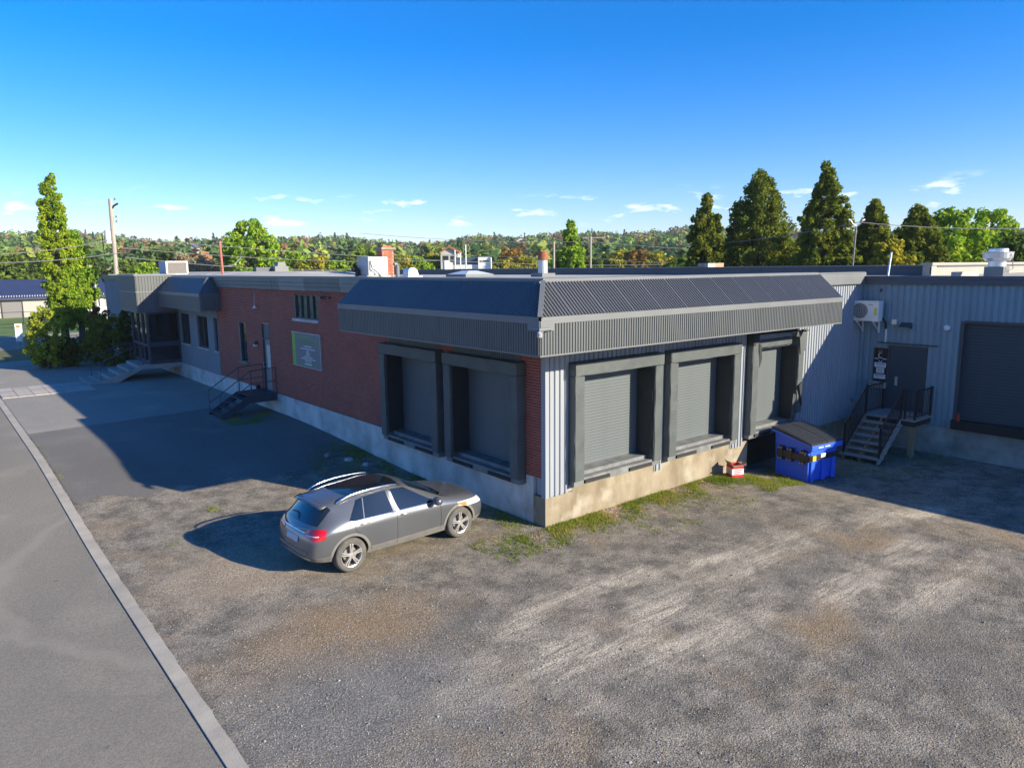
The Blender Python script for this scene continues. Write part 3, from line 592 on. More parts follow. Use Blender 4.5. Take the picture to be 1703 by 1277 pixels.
# ------------------------------------------------------------------ corrugated wing
Wg = thing('corrugated_warehouse', 'blue-grey corrugated metal warehouse wing standing at right angles behind the blue dumpster', 'warehouse', (14.68, -4, -.25))
L = 14.68
def wing():
    mb = MB()
    for y0, y1, z0, z1 in ((-3.24, .02, .66, 5.3), (-28, -6.6, .66, 5.3), (-6.6, -3.24, 4.07, 5.3)): mb.box(L+.01, L+.3, y0, y1, z0, z1)
    build(mb, 'wall', CLADW, Wg)
    R = ((-1, 0, 0))
    for y0, y1, z0, z1 in ((-1.06, -.0, .64, 5.24), (-2.28, -1.06, 3.2, 5.24), (-3.24, -2.28, .66, 5.24), (-6.6, -3.24, 4.08, 5.24), (-28, -6.6, .66, 5.24)):
        build(ribbed(MB(), (L, y0, z0), (0,1,0), (0,0,1), R, y1-y0, z1-z0, .2, .03), 'cladding', CLADW, Wg)
    mb = MB(); mb.box(L-.12, L+.2, -28, -.17, 5.22, 5.40); mb.box(L-.15, L+.3, -28, -.17, 5.405, 5.50); build(mb, 'fascia', DKFLASH, Wg)
    mb = MB(); mb.box(L-.03, L+.3, -28, .0, -.6, .655); mb.box(L-.035, L, -28, .0, .12, .135); build(mb, 'foundation', mat('stained_concrete', (.30, .33, .31), (.16, .18, .17), rough=.9, scale=1.2, bump=.2, bscale=20, third=(.36, .38, .36), tscale=.7), Wg)  # greenish mottled concrete with darker stains
    o = grid_sheet('roof', np.linspace(L+.1, 30, 6), np.linspace(-28, 0, 6), lambda x, y: 5.44+0*x, ROOF); o.parent = Wg; o.location = -ORG[Wg]
    mb = MB(); mb.box(19, 31, -.7, 47, 5.3, 5.76); build(mb, 'raised_roof', DKFLASH, Wg)  # dark colour paints in the shade on the block's west face
    mb = MB(); mb.box(18.92, 31, -.78, 47, 5.765, 5.83); build(mb, 'coping', DKFLASH, Wg)
    mb = MB(); mb.box(18.45, 31, -.74, -.7, 5.5, 5.76); mb.box(18.4, 31, -.80, -.4, 5.83, 5.93); mb.box(18.45, 31, -.76, -.45, 5.45, 5.86); build(mb, 'parapet_lit_face', mat('beige_lit_face', (.33, .31, .27), (.29, .275, .24), rough=.7, scale=1), Wg)  # sunward face of the same block, coloured pale beige as if lit
    # personnel door and roll door
    d_ = build(MB().box(L-.03, L+.005, -2.24, -1.10, 1.04, 3.16), 'door', DOORB, Wg)
    fr = MB(); fr.box(L-.06, L+.005, -1.12, -1.06, 1.04, 3.2); fr.box(L-.06, L+.005, -2.29, -2.23, 1.04, 3.2); fr.box(L-.06, L+.005, -2.23, -1.12, 3.15, 3.2); build(fr, 'door_frame', DKFRAME, d_)
    build(MB().box(L-.045, L-.03, -1.42, -1.34, 1.85, 2.15), 'handle_plate', GALV, d_)
    rd = build(MB().box(L+.16, L+.19, -6.6, -3.24, .9, 4.1), 'roll_up_door', DOORB, Wg)
    sm = bpy.data.meshes.new('slat'); pr = [(.148, 0), (.14, .006), (.14, .094), (.148, .1)]
    sm.from_pydata([(d, y, z) for d, z in pr for y in (0, 3.3)], [], [(2*i, 2*i+1, 2*i+3, 2*i+2) for i in range(3)]); sm.materials.append(DOORB)
    for k in range(31): link('slat', sm, None, rd, Vector((L, -6.57, .98+k*.1))-ORG[Wg])
    fr = MB(); fr.box(L-.05, L+.16, -3.30, -3.22, .9, 4.1); fr.box(L-.05, L+.16, -6.6, -3.3, 4.05, 4.13); build(fr, 'door_jamb', DKFRAME, rd)
    build(MB().box(L-.2, L+.1, -6.6, -3.2, .68, .97), 'bumper', RUBBER, rd)
wing()
# small fixtures on the wing wall
def fix(name, mb, m, label, cat, base, group=None, smooth=False):
    o = build(mb, name, m, smooth=smooth); rebase(o, base); tag(o, label, cat, group); return o
ac = thing('wall_air_conditioner', 'white wall-mounted outdoor heat pump with round fan grille on corrugated wall', 'air conditioner', (L-.3, -.35, 4.0))
build(MB().box(L-.52, L-.2, -.86, .06, 4.0, 4.68), 'casing', WHITE, ac, bevel=.015)
build(MB().lathe([(.26, 0), (.26, -.015), (.245, -.02), (.02, -.025)], (L-.52, -.24, 4.34), 24, 'x'), 'fan_grille', mat('grille', (.12, .125, .12), (.07, .07, .07), rough=.6, scale=40), ac)
rg = MB()
for k in range(5): 
    r_ = .05+k*.05; rg.tube([(L-.548, -.24+r_*math.cos(a), 4.34+r_*math.sin(a)) for a in np.linspace(0, 2*math.pi, 21)], .006, 4)
build(rg, 'grille_ring', WHITE, ac)
for y in (-.15, -.7):
    br = MB(); br.box(L-.55, L-.03, y-.02, y+.02, 3.96, 4.0); br.box(L-.07, L-.03, y-.025, y+.025, 3.6, 4.0); br.bar((L-.5, y, 3.96), (L-.06, y, 3.66), .03)
    build(br, 'bracket', WHITE, ac)
build(MB().box(L-.525, L-.52, -.80, -.72, 4.2, 4.45), 'energy_label', mat('label_yellow', (.6, .6, .08), rough=.5), ac)
build(MB().box(L-.524, L-.52, -.66, -.52, 4.54, 4.56), 'badge', mat('badge_red', (.5, .1, .08), rough=.5), ac)
build(MB().tube([(L-.2, -.85, 4.1), (L-.1, -.93, 3.95), (L-.05, -.93, 3.72)], .035, 8), 'line_set', RUBBER, ac)
fix('drain_pipe', MB().tube([(L-.06, -.95, 3.74), (L-.06, -.95, 3.28)], .028, 8), WHITE, 'short white pipe hanging below the heat pump', 'pipe', (L-.06, -.95, 3.28))
fix('junction_box', MB().box(L-.12, L-.02, -1.29, -1.13, 3.9, 4.07), GALV, 'small grey electrical box between heat pump and floodlight', 'box', (L-.02, -1.21, 3.9))
fl = thing('floodlight', 'grey floodlight above the wing door', 'light', (L-.03, -1.57, 3.8))
build(MB().prism([(0, .0), (.22, .03), (.22, .07), (.0, .2)], lambda p: (L-.03-p[0], -1.76, 3.78+p[1]), lambda p: (L-.03-p[0], -1.42, 3.78+p[1])), 'housing', DKFRAME, fl)
build(MB().prism([(.02, .01), (.21, .035), (.21, .028), (.02, .0)], lambda p: (L-.03-p[0], -1.72, 3.775+p[1]), lambda p: (L-.03-p[0], -1.46, 3.775+p[1])), 'lens', WHITE, fl)
fix('dome_lamp', MB().lathe([(.10, 0), (.10, -.05), (.08, -.1), (.04, -.13)], (L-.03, -2.82, 3.87), 14, 'x'), WHITE, 'small round white dome lamp beside the big blue roll-up door', 'lamp', (L-.03, -2.82, 3.87), smooth=True)
fix('wall_vent', MB().lathe([(.09, 0), (.09, -.12), (.11, -.13), (.11, -.2)], (14.35, -.05, 1.27), 12, 'y'), CLADW, 'small hooded dryer vent low on the ribbed wall behind the dumpster', 'vent', (14.35, -.05, 1.27))
fix('rail_bracket', MB().box(L-.1, L-.03, -2.6, -.72, 3.25, 3.29), DKFRAME, 'thin horizontal steel rail fixed above the wing door', 'rail', (L-.03, -1.6, 3.25))
fix('security_camera', MB().tube([(L-.03, -.68, 5.05), (L-.16, -.72, 5.02), (L-.3, -.78, 4.98)], .03, 8), DKFRAME, 'small security camera under the wing fascia', 'camera', (L-.03, -.68, 5.02))
fix('fire_extinguisher', MB().lathe([(.0, 0), (.045, .0), (.045, .18), (.02, .22), (.02, .26)], (L-.24, -3.42, .97), 10), mat('red_paint', (.5, .03, .02), rough=.4), 'small red bottle standing on the black dock bumper', 'bottle', (L-.24, -3.42, .97))
BLK = mat('sign_black', (.012, .012, .013), rough=.4); WHT = mat('sign_white', (.70, .72, .75), rough=.5); ORA = mat('sign_orange', (.65, .14, .03), rough=.5)
def glyph_lines(mb, y0, y1, z, h, x, dashes, seed):
    """rows of fine print too small to read"""
    r = random.Random(seed); y = y0
    while y < y1-.01:
        w_ = min(r.uniform(.012, .05), y1-y); mb.box(x-.002, x, y, y+w_, z-h/2, z+h/2); y += w_+r.uniform(.006, .014)
sg = thing('door_sign', 'tall black sign with an orange logo and white notices beside the wing door', 'sign', (L-.05, -.84, 1.95))
build(MB().box(L-.07, L-.035, -1.06, -.62, 1.94, 3.08), 'board', BLK, sg)
lg = MB(); lg.tube([(L-.075, -.84+.07*math.cos(a), 2.83+.085*math.sin(a)) for a in np.linspace(-2.2, 1.9, 14)], .016, 6); build(lg, 'emblem', WHT, sg)
lg = MB(); lg.tube([(L-.075, -.75, 2.94), (L-.075, -.80, 2.99), (L-.075, -.86, 3.0), (L-.075, -.87, 2.93)], .022, 6); build(lg, 'emblem', ORA, sg)
lg = MB(); lg.tube([(L-.075, -.84+.05*math.cos(a), 2.66+.06*math.sin(a)) for a in np.linspace(-3.14, 0, 10)], .01, 6); lg.box(L-.076, L-.07, -1.04, -.90, 2.70, 2.725); lg.box(L-.076, L-.07, -.77, -.64, 2.70, 2.725); build(lg, 'emblem', WHT, sg)
for z0, z1, yy0, yy1, sd_ in ((2.42, 2.58, -1.03, -.65, 1), (2.22, 2.40, -.98, -.72, 2), (2.03, 2.18, -1.03, -.65, 3)):
    pl = build(MB().box(L-.078, L-.07, yy0, yy1, z0, z1), 'notice', WHT, sg); q = MB()
    nl = 2 if sd_ != 2 else 4
    for k in range(nl): glyph_lines(q, yy0+.04+.03*(k == 1 and sd_ != 2), yy1-.04-.05*(k == 1 and sd_ != 2), z1-.045-k*(.065 if sd_ != 2 else .036), .028 if sd_ != 2 and k == 0 else .012, L-.078, 0, sd_*7+k)
    build(q, 'lettering', BLK, pl)
mbx = thing('mailbox', 'grey metal mailbox under the black sign', 'mailbox', (L-.1, -.82, 1.72))
build(MB().box(L-.18, L-.03, -1.08, -.54, 1.72, 1.92), 'box', GALV, mbx, bevel=.012); build(MB().box(L-.19, L-.181, -1.05, -.57, 1.84, 1.88), 'lid', STEEL, mbx)

# ------------------------------------------------------------------ fixtures on the brick wall
SGN = mat('sign_slate', (.13, .165, .195), rough=.45); GRN = mat('sign_green', (.16, .42, .06), rough=.5)
sb = thing('billboard', 'dark slate signboard with a green stripe and centred lettering on brick wall', 'sign', (-.03, 12.7, 2.46))
build(MB().box(-.045, -.005, 11.49, 13.89, 2.46, 3.66), 'board', SGN, sb)
fr = MB(); fr.box(-.055, -.0, 11.47, 13.91, 3.655, 3.675); fr.box(-.055, 0, 11.47, 13.91, 2.445, 2.463); fr.box(-.055, 0, 11.47, 11.492, 2.46, 3.66); build(fr, 'frame', GALV, sb)
build(MB().box(-.05, -.045, 13.58, 13.87, 2.47, 3.65), 'stripe', GRN, sb)
RM = Matrix(((0, 0, -1, 0), (-1, 0, 0, 0), (0, 1, 0, 0), (0, 0, 0, 1)))   # text facing -x, reading towards -y
def tx(s, size, y, z, m): return text(s, size, m, sb, Matrix.Translation((-.048, y, z)) @ RM, ext=.002)
tx("FABRICATION D'ENVELOPPES", .135, 12.55, 3.36, GRN)
q = MB(); glyph_lines(q, 12.2, 13.2, 3.54, .03, -.046, 0, 3); glyph_lines(q, 11.9, 13.3, 2.53, .028, -.046, 0, 4); build(q, 'lettering', GRN, sb)
q = MB()
for i, (z, hw) in enumerate(((3.20, .34), (3.11, .62), (3.03, .1), (2.96, .16), (2.89, .18), (2.82, .38), (2.75, .6), (2.68, .28), (2.59, .28), (2.53+.02, .3))): glyph_lines(q, 12.55-hw, 12.55+hw, z, .03, -.046, 0, 20+i)
build(q, 'lettering', WHT, sb)
lp = thing('gooseneck_lamp', 'white lamp hanging from a thin arm high on the brick wall', 'lamp', (-.02, 17.2, 4.4))
build(MB().tube([(0, 17.15, 4.97), (-.12, 17.16, 4.99), (-.14, 17.2, 4.9), (-.13, 17.25, 4.5)], .012, 6), 'arm', GALV, lp); build(MB().lathe([(.03, .1), (.05, .06), (.09, 0), (.08, -.02)], (-.13, 17.27, 4.4), 12), 'shade', WHITE, lp)
lp = thing('wall_light', 'small box light on the brick wall beside the grey door', 'light', (-.02, 17.6, 2.85))
build(MB().box(-.14, 0, 17.5, 17.72, 2.9, 3.04), 'housing', DKFRAME, lp); build(MB().box(-.13, -.01, 17.52, 17.70, 2.84, 2.9), 'lens', WHITE, lp)
fix('spotlight', MB().box(-.2, 0, 10.95, 11.35, 4.93, 5.0).box(-.12, -.04, 10.5, 10.95, 4.95, 4.98), DKFRAME, 'black slim spotlight beside the barred window', 'light', (0, 11.1, 4.95))
fix('meter_box', MB().box(-.16, -.02, 17.5, 17.62, .95, 1.25), RUBBER, 'small dark box low on the brick wall behind the stair railing', 'box', (-.02, 17.56, .95))
cl_ = thing('corner_light', 'grey plate with twin floodlights on the canopy corner', 'light', (-1.3, -1.3, 4.5))
q = MB(); q.box(-1.31, -1.288, -1.29, -.95, 4.66, 4.86); q.box(-1.29, -.93, -1.31, -1.288, 4.66, 4.86); build(q, 'plate', FLASH, cl_)
q = MB(); q.tube([(-1.36, -1.08, 4.70), (-1.40, -1.40, 4.70), (-1.08, -1.36, 4.70)], .035, 8); build(q, 'bar', FLASH, cl_)
q = MB(); q.lathe([(.02, .12), (.06, .08), (.055, .0), (.02, -.02)], (-1.40, -1.40, 4.56), 10); q.bar((-1.40, -1.40, 4.60), (-1.2, -1.33, 4.70), .02); q.bar((-1.40, -1.40, 4.60), (-1.33, -1.2, 4.70), .02); build(q, 'lamp_head', mat('lamp_blue', (.12, .14, .22), (.5, .5, .5), rough=.3, scale=20), cl_)

# ------------------------------------------------------------------ stairs
def stair_brick():
    z0 = gz(-2, 16.3); T = thing('metal_stair', 'navy steel stair with landing and railings below the grey door', 'stairs', (-1.1, 16.4, z0))
    ya, yb = 15.72, 17.05; xl = -1.12; zl = 1.15; xb = -2.2
    build(MB().box(xl, -.02, ya, yb, zl-.03, zl), 'landing', NAVY, T)
    q = MB()
    for y in (ya-.03, yb): q.box(xl-.02, -.02, y, y+.03, zl-.30, zl+.01)
    q.box(-.05, -.02, ya, yb, zl-.3, zl-.03); build(q, 'landing_frame', NAVY, T)
    for y in (ya-.03, yb):
        build(MB().prism([(xl, zl+.01), (xl, zl-.3), (xb+.18, z0), (xb-.04, z0), (xb-.04, z0+.10)], lambda p: (p[0], y, p[1]), lambda p: (p[0], y+.03, p[1])), 'stringer', NAVY, T)
    for k in range(4):
        zz = z0+.14+k*.165; xx = xb+.02+k*.265
        build(MB().box(xx, xx+.25, ya, yb, zz-.03, zz), 'tread', NAVY, T)
    for y in (ya-.015, yb+.015):
        q = MB(); r_ = .018
        q.tube([(xb, y, z0), (xb, y, z0+.95), (xl+.1, y, zl+.95), (-.05, y, zl+1.0)], r_, 6); q.tube([(xb, y, z0+.45), (xl+.1, y, zl+.45), (-.05, y, zl+.48)], r_*.9, 6)
        q.tube([(-.05, y, zl), (-.05, y, zl+1.0)], r_, 6); q.tube([(xl+.1, y, zl), (xl+.1, y, zl+.95)], r_, 6); build(q, 'railing', NAVY, T)
stair_brick()
def stair_entry():
    z0 = .37; T = thing('entrance_steps', 'concrete entrance steps with blue pipe handrails leading to the glazed vestibule', 'stairs', (-2.8, 30, z0))
    y0, y1 = 28.72, 31.5; poly = [(-.0, 1.15), (-2.15, 1.15)]
    xs_ = [-2.15, -2.6, -3.05, -3.5, -3.95]; zs_ = [1.15, .99, .84, .68, .53]
    for i in range(1, 5): poly += [(xs_[i-1], zs_[i]), (xs_[i], zs_[i])]
    poly += [(-3.95, z0-.05), (-3.2, z0-.05), (-2.0, .92), (-.0, .92)]
    build(MB().prism(poly, lambda p: (p[0], y0, p[1]), lambda p: (p[0], y1, p[1])), 'steps', STEPC, T)
    build(MB().box(-4.4, -3.95, y0-.1, y1+.1, z0-.05, z0+.10), 'bottom_step', STEPC, T)
    for y in (y0+.12, y1-.12):
        q = MB(); q.tube([(-3.85, y, .5), (-3.85, y, 1.42), (-2.3, y, 2.08), (-1.62, y, 2.08)], .028, 8); q.tube([(-1.9, y, 1.1), (-1.9, y, 2.08)], .028, 8); build(q, 'handrail', NAVY, T)
stair_entry()
def stair_wing():
    z0 = gz(12, -1.6); T = thing('wooden_stair', 'grey timber stair with black railings and landing at the wing door', 'stairs', (13.2, -1.7, z0))
    zl = 1.0; xl = 13.36; ya, yb = -2.16, -1.0; n = 6; rise = (zl-z0)/(n+1); run = .245
    build(MB().box(xl, L-.03, -2.58, yb+.02, zl-.05, zl), 'landing', TREAD, T)
    build(MB().box(xl+.03, L-.04, -2.55, yb, zl-.22, zl-.05), 'landing_frame', mat('dark_timber', (.03, .028, .025), rough=.8), T)
    for k in range(n):
        zz = zl-(k+1)*rise; x1 = xl-k*run
        build(MB().box(x1-run-.04, x1, ya-.06, yb+.05, zz-.045, zz), 'tread', TREAD, T)
    xe = xl-n*run
    for y in (ya+.0, yb-.06, (ya+yb)/2):
        build(MB().prism([(xl, zl-.06), (xl, zl-.30), (xe+.12, z0-.02), (xe-.0, z0-.02), (xe-.0, z0+rise-.05)], lambda p: (p[0], y, p[1]), lambda p: (p[0], y+.05, p[1])), 'stringer', TREAD if y == ya else WOOD, T)
    build(MB().box(xl+.12, xl+.28, -2.5, -2.36, z0+.05, zl-.2), 'post', WOOD, T); build(MB().tube([(xl+.2, -2.43, z0-.05), (xl+.2, -2.43, z0+.2)], .03, 8), 'post_base', GALV, T)
    def rail(pts, name='railing'):
        q = MB()
        for a, b_ in zip(pts, pts[1:]):
            a = Vector(a); b_ = Vector(b_); q.bar(a+Vector((0,0,.92)), b_+Vector((0,0,.92)), .04); q.bar(a+Vector((0,0,.10)), b_+Vector((0,0,.10)), .03)
            m_ = max(2, int((b_-a).length/.11))
            for i in range(1, m_): p = a.lerp(b_, i/m_); q.bar(p+Vector((0,0,.10)), p+Vector((0,0,.92)), .016)
        for p in pts: p = Vector(p); q.bar(p, p+Vector((0,0,.97)), .05)
        build(q, name, BLACKM, T)
    rail([(xe+.1, ya+.02, z0+rise), (xl, ya+.02, zl)]); rail([(xe+.1, yb-.02, z0+rise), (xl, yb-.02, zl), (L-.08, yb-.02, zl)])
    rail([(xl+.04, ya-.08, zl), (xl+.04, -2.54, zl), (L-.08, -2.54, zl)])
stair_wing()

# ------------------------------------------------------------------ dumpster and box
def dumpster():
    z0 = gz(9.1, -1.2); T = thing('dumpster', 'blue plastic front-load dumpster with black ribbed lid', 'dumpster', (9.16, -1.24, z0), rz=rad(-8)); T.scale = (1.02, 1, 1.08)
    BLUE = mat('dumpster_plastic', (.035, .13, .72), (.03, .11, .64), rough=.42, scale=2)
    # local: x across (facing wall to yard), y- = low front
    prof = [(-.56, 0), (.50, 0), (.60, .62), (.66, 1.22), (.66, 1.30), (-.68, .93), (-.66, .86), (-.60, .5)]   # (y, z): back at +y is tall
    b = MB().prism([(-.58, .03), (.50, .03), (.58, .62), (.62, 1.27), (-.64, 1.02), (-.60, .5)], lambda p: (-.58, p[0], p[1]), lambda p: (.58, p[0], p[1]))
    body = build(b, 'body', BLUE, T, local=True, bevel=.03)
    q = MB(); q.prism([(-.70, .95), (-.70, 1.04), (.68, 1.31), (.68, 1.22)], lambda p: (-.68, p[0], p[1]), lambda p: (-.60, p[0], p[1])); q.prism([(-.70, .95), (-.70, 1.04), (.68, 1.31), (.68, 1.22)], lambda p: (.60, p[0], p[1]), lambda p: (.68, p[0], p[1])); q.box(-.68, .68, -.74, -.64, .90, 1.03); build(q, 'rim', BLUE, T, local=True, bevel=.012)
    q = MB()
    for x in (-.50, -.02, .42): q.box(x-.07, x+.09, -.66, -.58, .03, .74)
    q.box(-.64, -.57, -.60, -.50, .03, .8); q.box(-.62, -.57, .42, .52, .03, .8); q.box(-.62, -.57, -.6, .5, .03, .12); build(q, 'ribs', BLUE, T, local=True, bevel=.015)
    f = MB(); f.box(-.70, -.60, -.62, .44, .58, .76); fp = build(f, 'fork_pocket', BLACKM, T, local=True, bevel=.006)
    for y in (-.42, .0, .32): build(MB().box(-.72, -.6, y-.10, y+.06, .50, .86), 'bracket', BLACKM, fp, local=True)
    q = MB()
    for y in (-.47, -.39, -.05, .04, .27, .35):
        for z in (.82, .53): q.lathe([(.014, 0), (.014, -.012), (.004, -.014)], (-.72, y, z), 8, 'x')
    build(q, 'bolt', WHITE, fp, local=True)
    build(MB().box(-.72, .58, -.70, -.635, .62, .74).box(-.72, -.58, -.7, -.5, .6, .76), 'pocket_front', BLACKM, fp, local=True)
    # two-piece lid with ribs along the slope
    sl = (1.33-.93)/1.40
    for x0, x1 in ((-.69, -.01), (.01, .69)):
        li = build(MB().prism([(-.72, 1.035), (-.72, 1.06), (-.3, 1.17), (.15, 1.262), (.66, 1.335), (.66, 1.30)], lambda p: (x0, p[0], p[1]), lambda p: (x1, p[0], p[1])), 'lid', RUBBER, T, local=True)
        q = MB()
        for k in range(7):
            xx = x0+.06+k*.093; q.prism([(-.70, 1.06), (-.70, 1.085), (-.3, 1.192), (.15, 1.284), (.60, 1.35), (.62, 1.32)], lambda p: (xx, p[0], p[1]), lambda p: (xx+.028, p[0], p[1]))
        build(q, 'lid_rib', mat('lid_rib', (.10, .108, .12), rough=.4) if x0 < 0 else bpy.data.materials['lid_rib'], li, local=True)
    YEL = mat('sticker_yellow', (.75, .5, .02), rough=.5); build(MB().box(-.60, -.46, -.72, -.703, .62, .75), 'sticker', YEL, T, local=True)
    q = MB(); q.box(-.40, -.2, -.745, -.741, .95, .98); q.box(-.12, .1, -.745, -.741, .955, .98); q.box(-.25, -.05, -.72, -.703, .68, .78); build(q, 'sticker', WHT, T, local=True)
dumpster()
def box():
    z0 = gz(6.75, -.5); T = thing('cardboard_box', 'open red and white cardboard box beside the concrete foundation', 'box', (6.85, -.42, z0), rz=rad(-28))
    RED = mat('box_red', (.55, .02, .03), (.45, .02, .03), rough=.7, scale=6); CARD = mat('cardboard', (.36, .25, .15), rough=.85)
    s_, h = .17, .36
    q = MB()
    for a, b_ in (((-s_, -s_), (s_, -s_)), ((s_, -s_), (s_, s_)), ((s_, s_), (-s_, s_)), ((-s_, s_), (-s_, -s_))):
        q.box(min(a[0], b_[0])-.003, max(a[0], b_[0])+.003, min(a[1], b_[1])-.003, max(a[1], b_[1])+.003, 0, h)
    q.box(-s_, s_, -s_, s_, 0, .01); build(q, 'carton', RED, T, local=True)
    q = MB(); q.box(-s_-.006, s_+.006, -s_-.006, s_+.006, .09, .26); build(q, 'white_band', WHT, T, local=True)
    q = MB(); rr = random.Random(4)
    for k in range(3): q.box(-.11, .11-.03*k, -s_-.009, -s_-.006, .21-k*.05, .23-k*.05); q.box(-s_-.009, -s_-.006, -.1, .1-.02*k, .21-k*.05, .23-k*.05)
    build(q, 'lettering', RED, T, local=True)
    q = MB(); q.quad((-s_, -s_, h), (s_, -s_, h), (s_+.03, -s_-.1, h+.03), (-s_-.02, -s_-.12, h-.02)); q.quad((s_, -s_, h), (s_, s_, h), (s_+.12, s_, h+.02), (s_+.1, -s_, h+.05)); q.quad((-s_, s_, h), (-s_, -s_, h), (-s_-.05, -s_, h+.10), (-s_-.06, s_, h+.09)); o = build(q, 'flap', CARD, T, local=True); m_ = o.modifiers.new('s', 'SOLIDIFY'); m_.thickness = .006
box()

# ------------------------------------------------------------------ car
def car():
    T = thing('parked_car', 'dusty grey compact crossover hatchback parked nose toward the brick wall', 'car', (-3.23, 1.60, gz(-3.2, 1.6)), rz=rad(2.6))
    PAINT = mat('car_paint', (.155, .165, .185), (.14, .15, .168), rough=.24, scale=1, metal=.55, coat=.5)
    CG = mat('car_glass', (.010, .016, .022), rough=.03, spec=.9, coat=.3); CLD = mat('car_cladding', (.13, .13, .13), (.17, .165, .155), rough=.6, scale=5); DARK = mat('car_dark', (.008, .008, .009), rough=.7)
    CHR = mat('car_chrome', (.75, .76, .78), rough=.12, metal=1.0); RED = mat('tail_red', (.45, .006, .012), rough=.12, coat=.8); SIL = mat('car_silver', (.45, .45, .46), rough=.35, metal=.7)
    # rows: 0 sill 1 low 2 mid 3 crease 4 belt 5 window top 6 roof edge 7 roof mid 8 centre
    cols = [
     ([2.14,2.19,2.20,2.17,2.10,2.08,2.09,2.11,2.12],[.50,.60,.64,.64,.60,.54,.44,.24,0],[.24,.36,.52,.65,.72,.755,.775,.785,.79]),
     ([1.98,2.02,2.03,2.01,1.95,1.93,1.94,1.96,1.97],[.70,.79,.83,.82,.76,.66,.50,.26,0],[.22,.36,.55,.70,.80,.845,.87,.885,.89]),
     ([1.75,1.75,1.75,1.75,1.72,1.70,1.70,1.70,1.70],[.78,.865,.89,.88,.81,.70,.52,.27,0],[.22,.38,.58,.76,.865,.91,.93,.945,.95]),
     ([1.35]*9,[.80,.885,.905,.895,.83,.72,.54,.28,0],[.22,.40,.61,.80,.91,.955,.975,.99,.995]),
     ([.98,.98,.98,.98,.99,1.00,1.03,1.07,1.09],[.80,.88,.90,.90,.845,.745,.57,.29,0],[.22,.40,.63,.83,.95,.99,1.005,1.015,1.02]),
     ([.90,.90,.90,.90,.86,.16,.14,.20,.23],[.80,.88,.90,.90,.85,.615,.54,.28,0],[.22,.40,.63,.835,.955,1.375,1.41,1.435,1.445]),
     ([.78,.78,.78,.78,.76,.03,.02,.06,.08],[.80,.88,.90,.90,.855,.625,.555,.285,0],[.22,.40,.63,.84,.96,1.39,1.435,1.455,1.46]),
     ([-.18,-.18,-.18,-.20,-.22,-.30,-.30,-.30,-.30],[.80,.88,.90,.90,.865,.645,.575,.295,0],[.22,.40,.64,.855,.975,1.42,1.465,1.485,1.49]),
     ([-.27,-.27,-.27,-.30,-.32,-.39,-.40,-.40,-.40],[.80,.88,.90,.90,.865,.645,.575,.295,0],[.22,.40,.64,.856,.978,1.42,1.465,1.485,1.49]),
     ([-.86,-.86,-.88,-.92,-1.02,-.90,-.95,-.96,-.97],[.80,.885,.905,.905,.865,.635,.565,.29,0],[.23,.41,.65,.87,.995,1.395,1.445,1.468,1.475]),
     ([-1.30,-1.30,-1.30,-1.30,-1.36,-1.06,-1.20,-1.26,-1.28],[.80,.895,.915,.91,.86,.63,.55,.28,0],[.24,.42,.66,.885,1.01,1.355,1.42,1.445,1.452]),
     ([-1.75,-1.75,-1.74,-1.72,-1.68,-1.62,-1.68,-1.74,-1.76],[.77,.875,.90,.895,.835,.62,.54,.28,0],[.26,.43,.67,.89,1.02,1.27,1.355,1.385,1.395]),
     ([-2.00,-2.03,-2.02,-1.99,-1.95,-1.93,-1.98,-2.02,-2.03],[.70,.80,.83,.82,.765,.66,.54,.28,0],[.30,.43,.66,.86,.97,1.005,1.005,1.00,1.00]),
     ([-2.12,-2.20,-2.17,-2.13,-2.08,-2.07,-2.09,-2.11,-2.12],[.58,.68,.70,.69,.66,.58,.48,.26,0],[.33,.43,.62,.76,.84,.865,.87,.875,.875])]
    nR, nC = 9, len(cols); bm = bmesh.new(); V = {}; cl = bm.edges.layers.float.new('crease_edge'); cv = bm.verts.layers.float.new('crease_vert')
    for c, (X, Yv, Zv) in enumerate(cols):
        for r in range(nR):
            for s in (1, -1):
                if r == 8 and s == -1: V[c, r, s] = V[c, r, 1]; continue
                V[c, r, s] = bm.verts.new((X[r], Yv[r]*s, Zv[r]))
    def matid(c, r):
        if r == 0: return 2
        if 4 <= c <= 4 and r >= 5: return 1                       # windscreen
        if r == 4 and c in (6, 8, 9): return 1                    # side windows
        if c == 11 and r >= 5: return 1                           # tailgate glass
        if r >= 6 and 6 <= c <= 9: return 3                       # black roof
        if r >= 6 and c == 5: return 0
        return 0
    for c in range(nC-1):
        for r in range(nR-1):
            for s in (1, -1):
                f = [V[c, r, s], V[c+1, r, s], V[c+1, r+1, s], V[c, r+1, s]]
                if s == -1: f.reverse()
                fc = bm.faces.new(f); fc.material_index = matid(c, r); fc.smooth = True
    for c, rev in ((0, False), (nC-1, True)):
        for r in range(7):
            f = [V[c, r, 1], V[c, r+1, 1], V[c, r+1, -1], V[c, r, -1]]
            if rev: f.reverse()
            fc = bm.faces.new(f); fc.material_index = 2 if r == 0 else 0; fc.smooth = True
        f = [V[c, 7, 1], V[c, 8, 1], V[c, 7, -1]]
        if rev: f.reverse()
        bm.faces.new(f)
    for c in range(nC-1):
        fc = bm.faces.new([V[c, 0, -1], V[c+1, 0, -1], V[c+1, 0, 1], V[c, 0, 1]]); fc.material_index = 4
    bmesh.ops.recalc_face_normals(bm, faces=bm.faces)
    for e in bm.edges:
        ms = {f.material_index for f in e.link_faces}
        if len(ms) > 1: e[cl] = .95
    for c, r in ((6,4),(6,5),(7,4),(7,5),(8,4),(8,5),(10,4),(10,5),(4,5),(5,5),(11,5),(12,5)):
        for s in (1, -1): V[c, r, s][cv] = .9
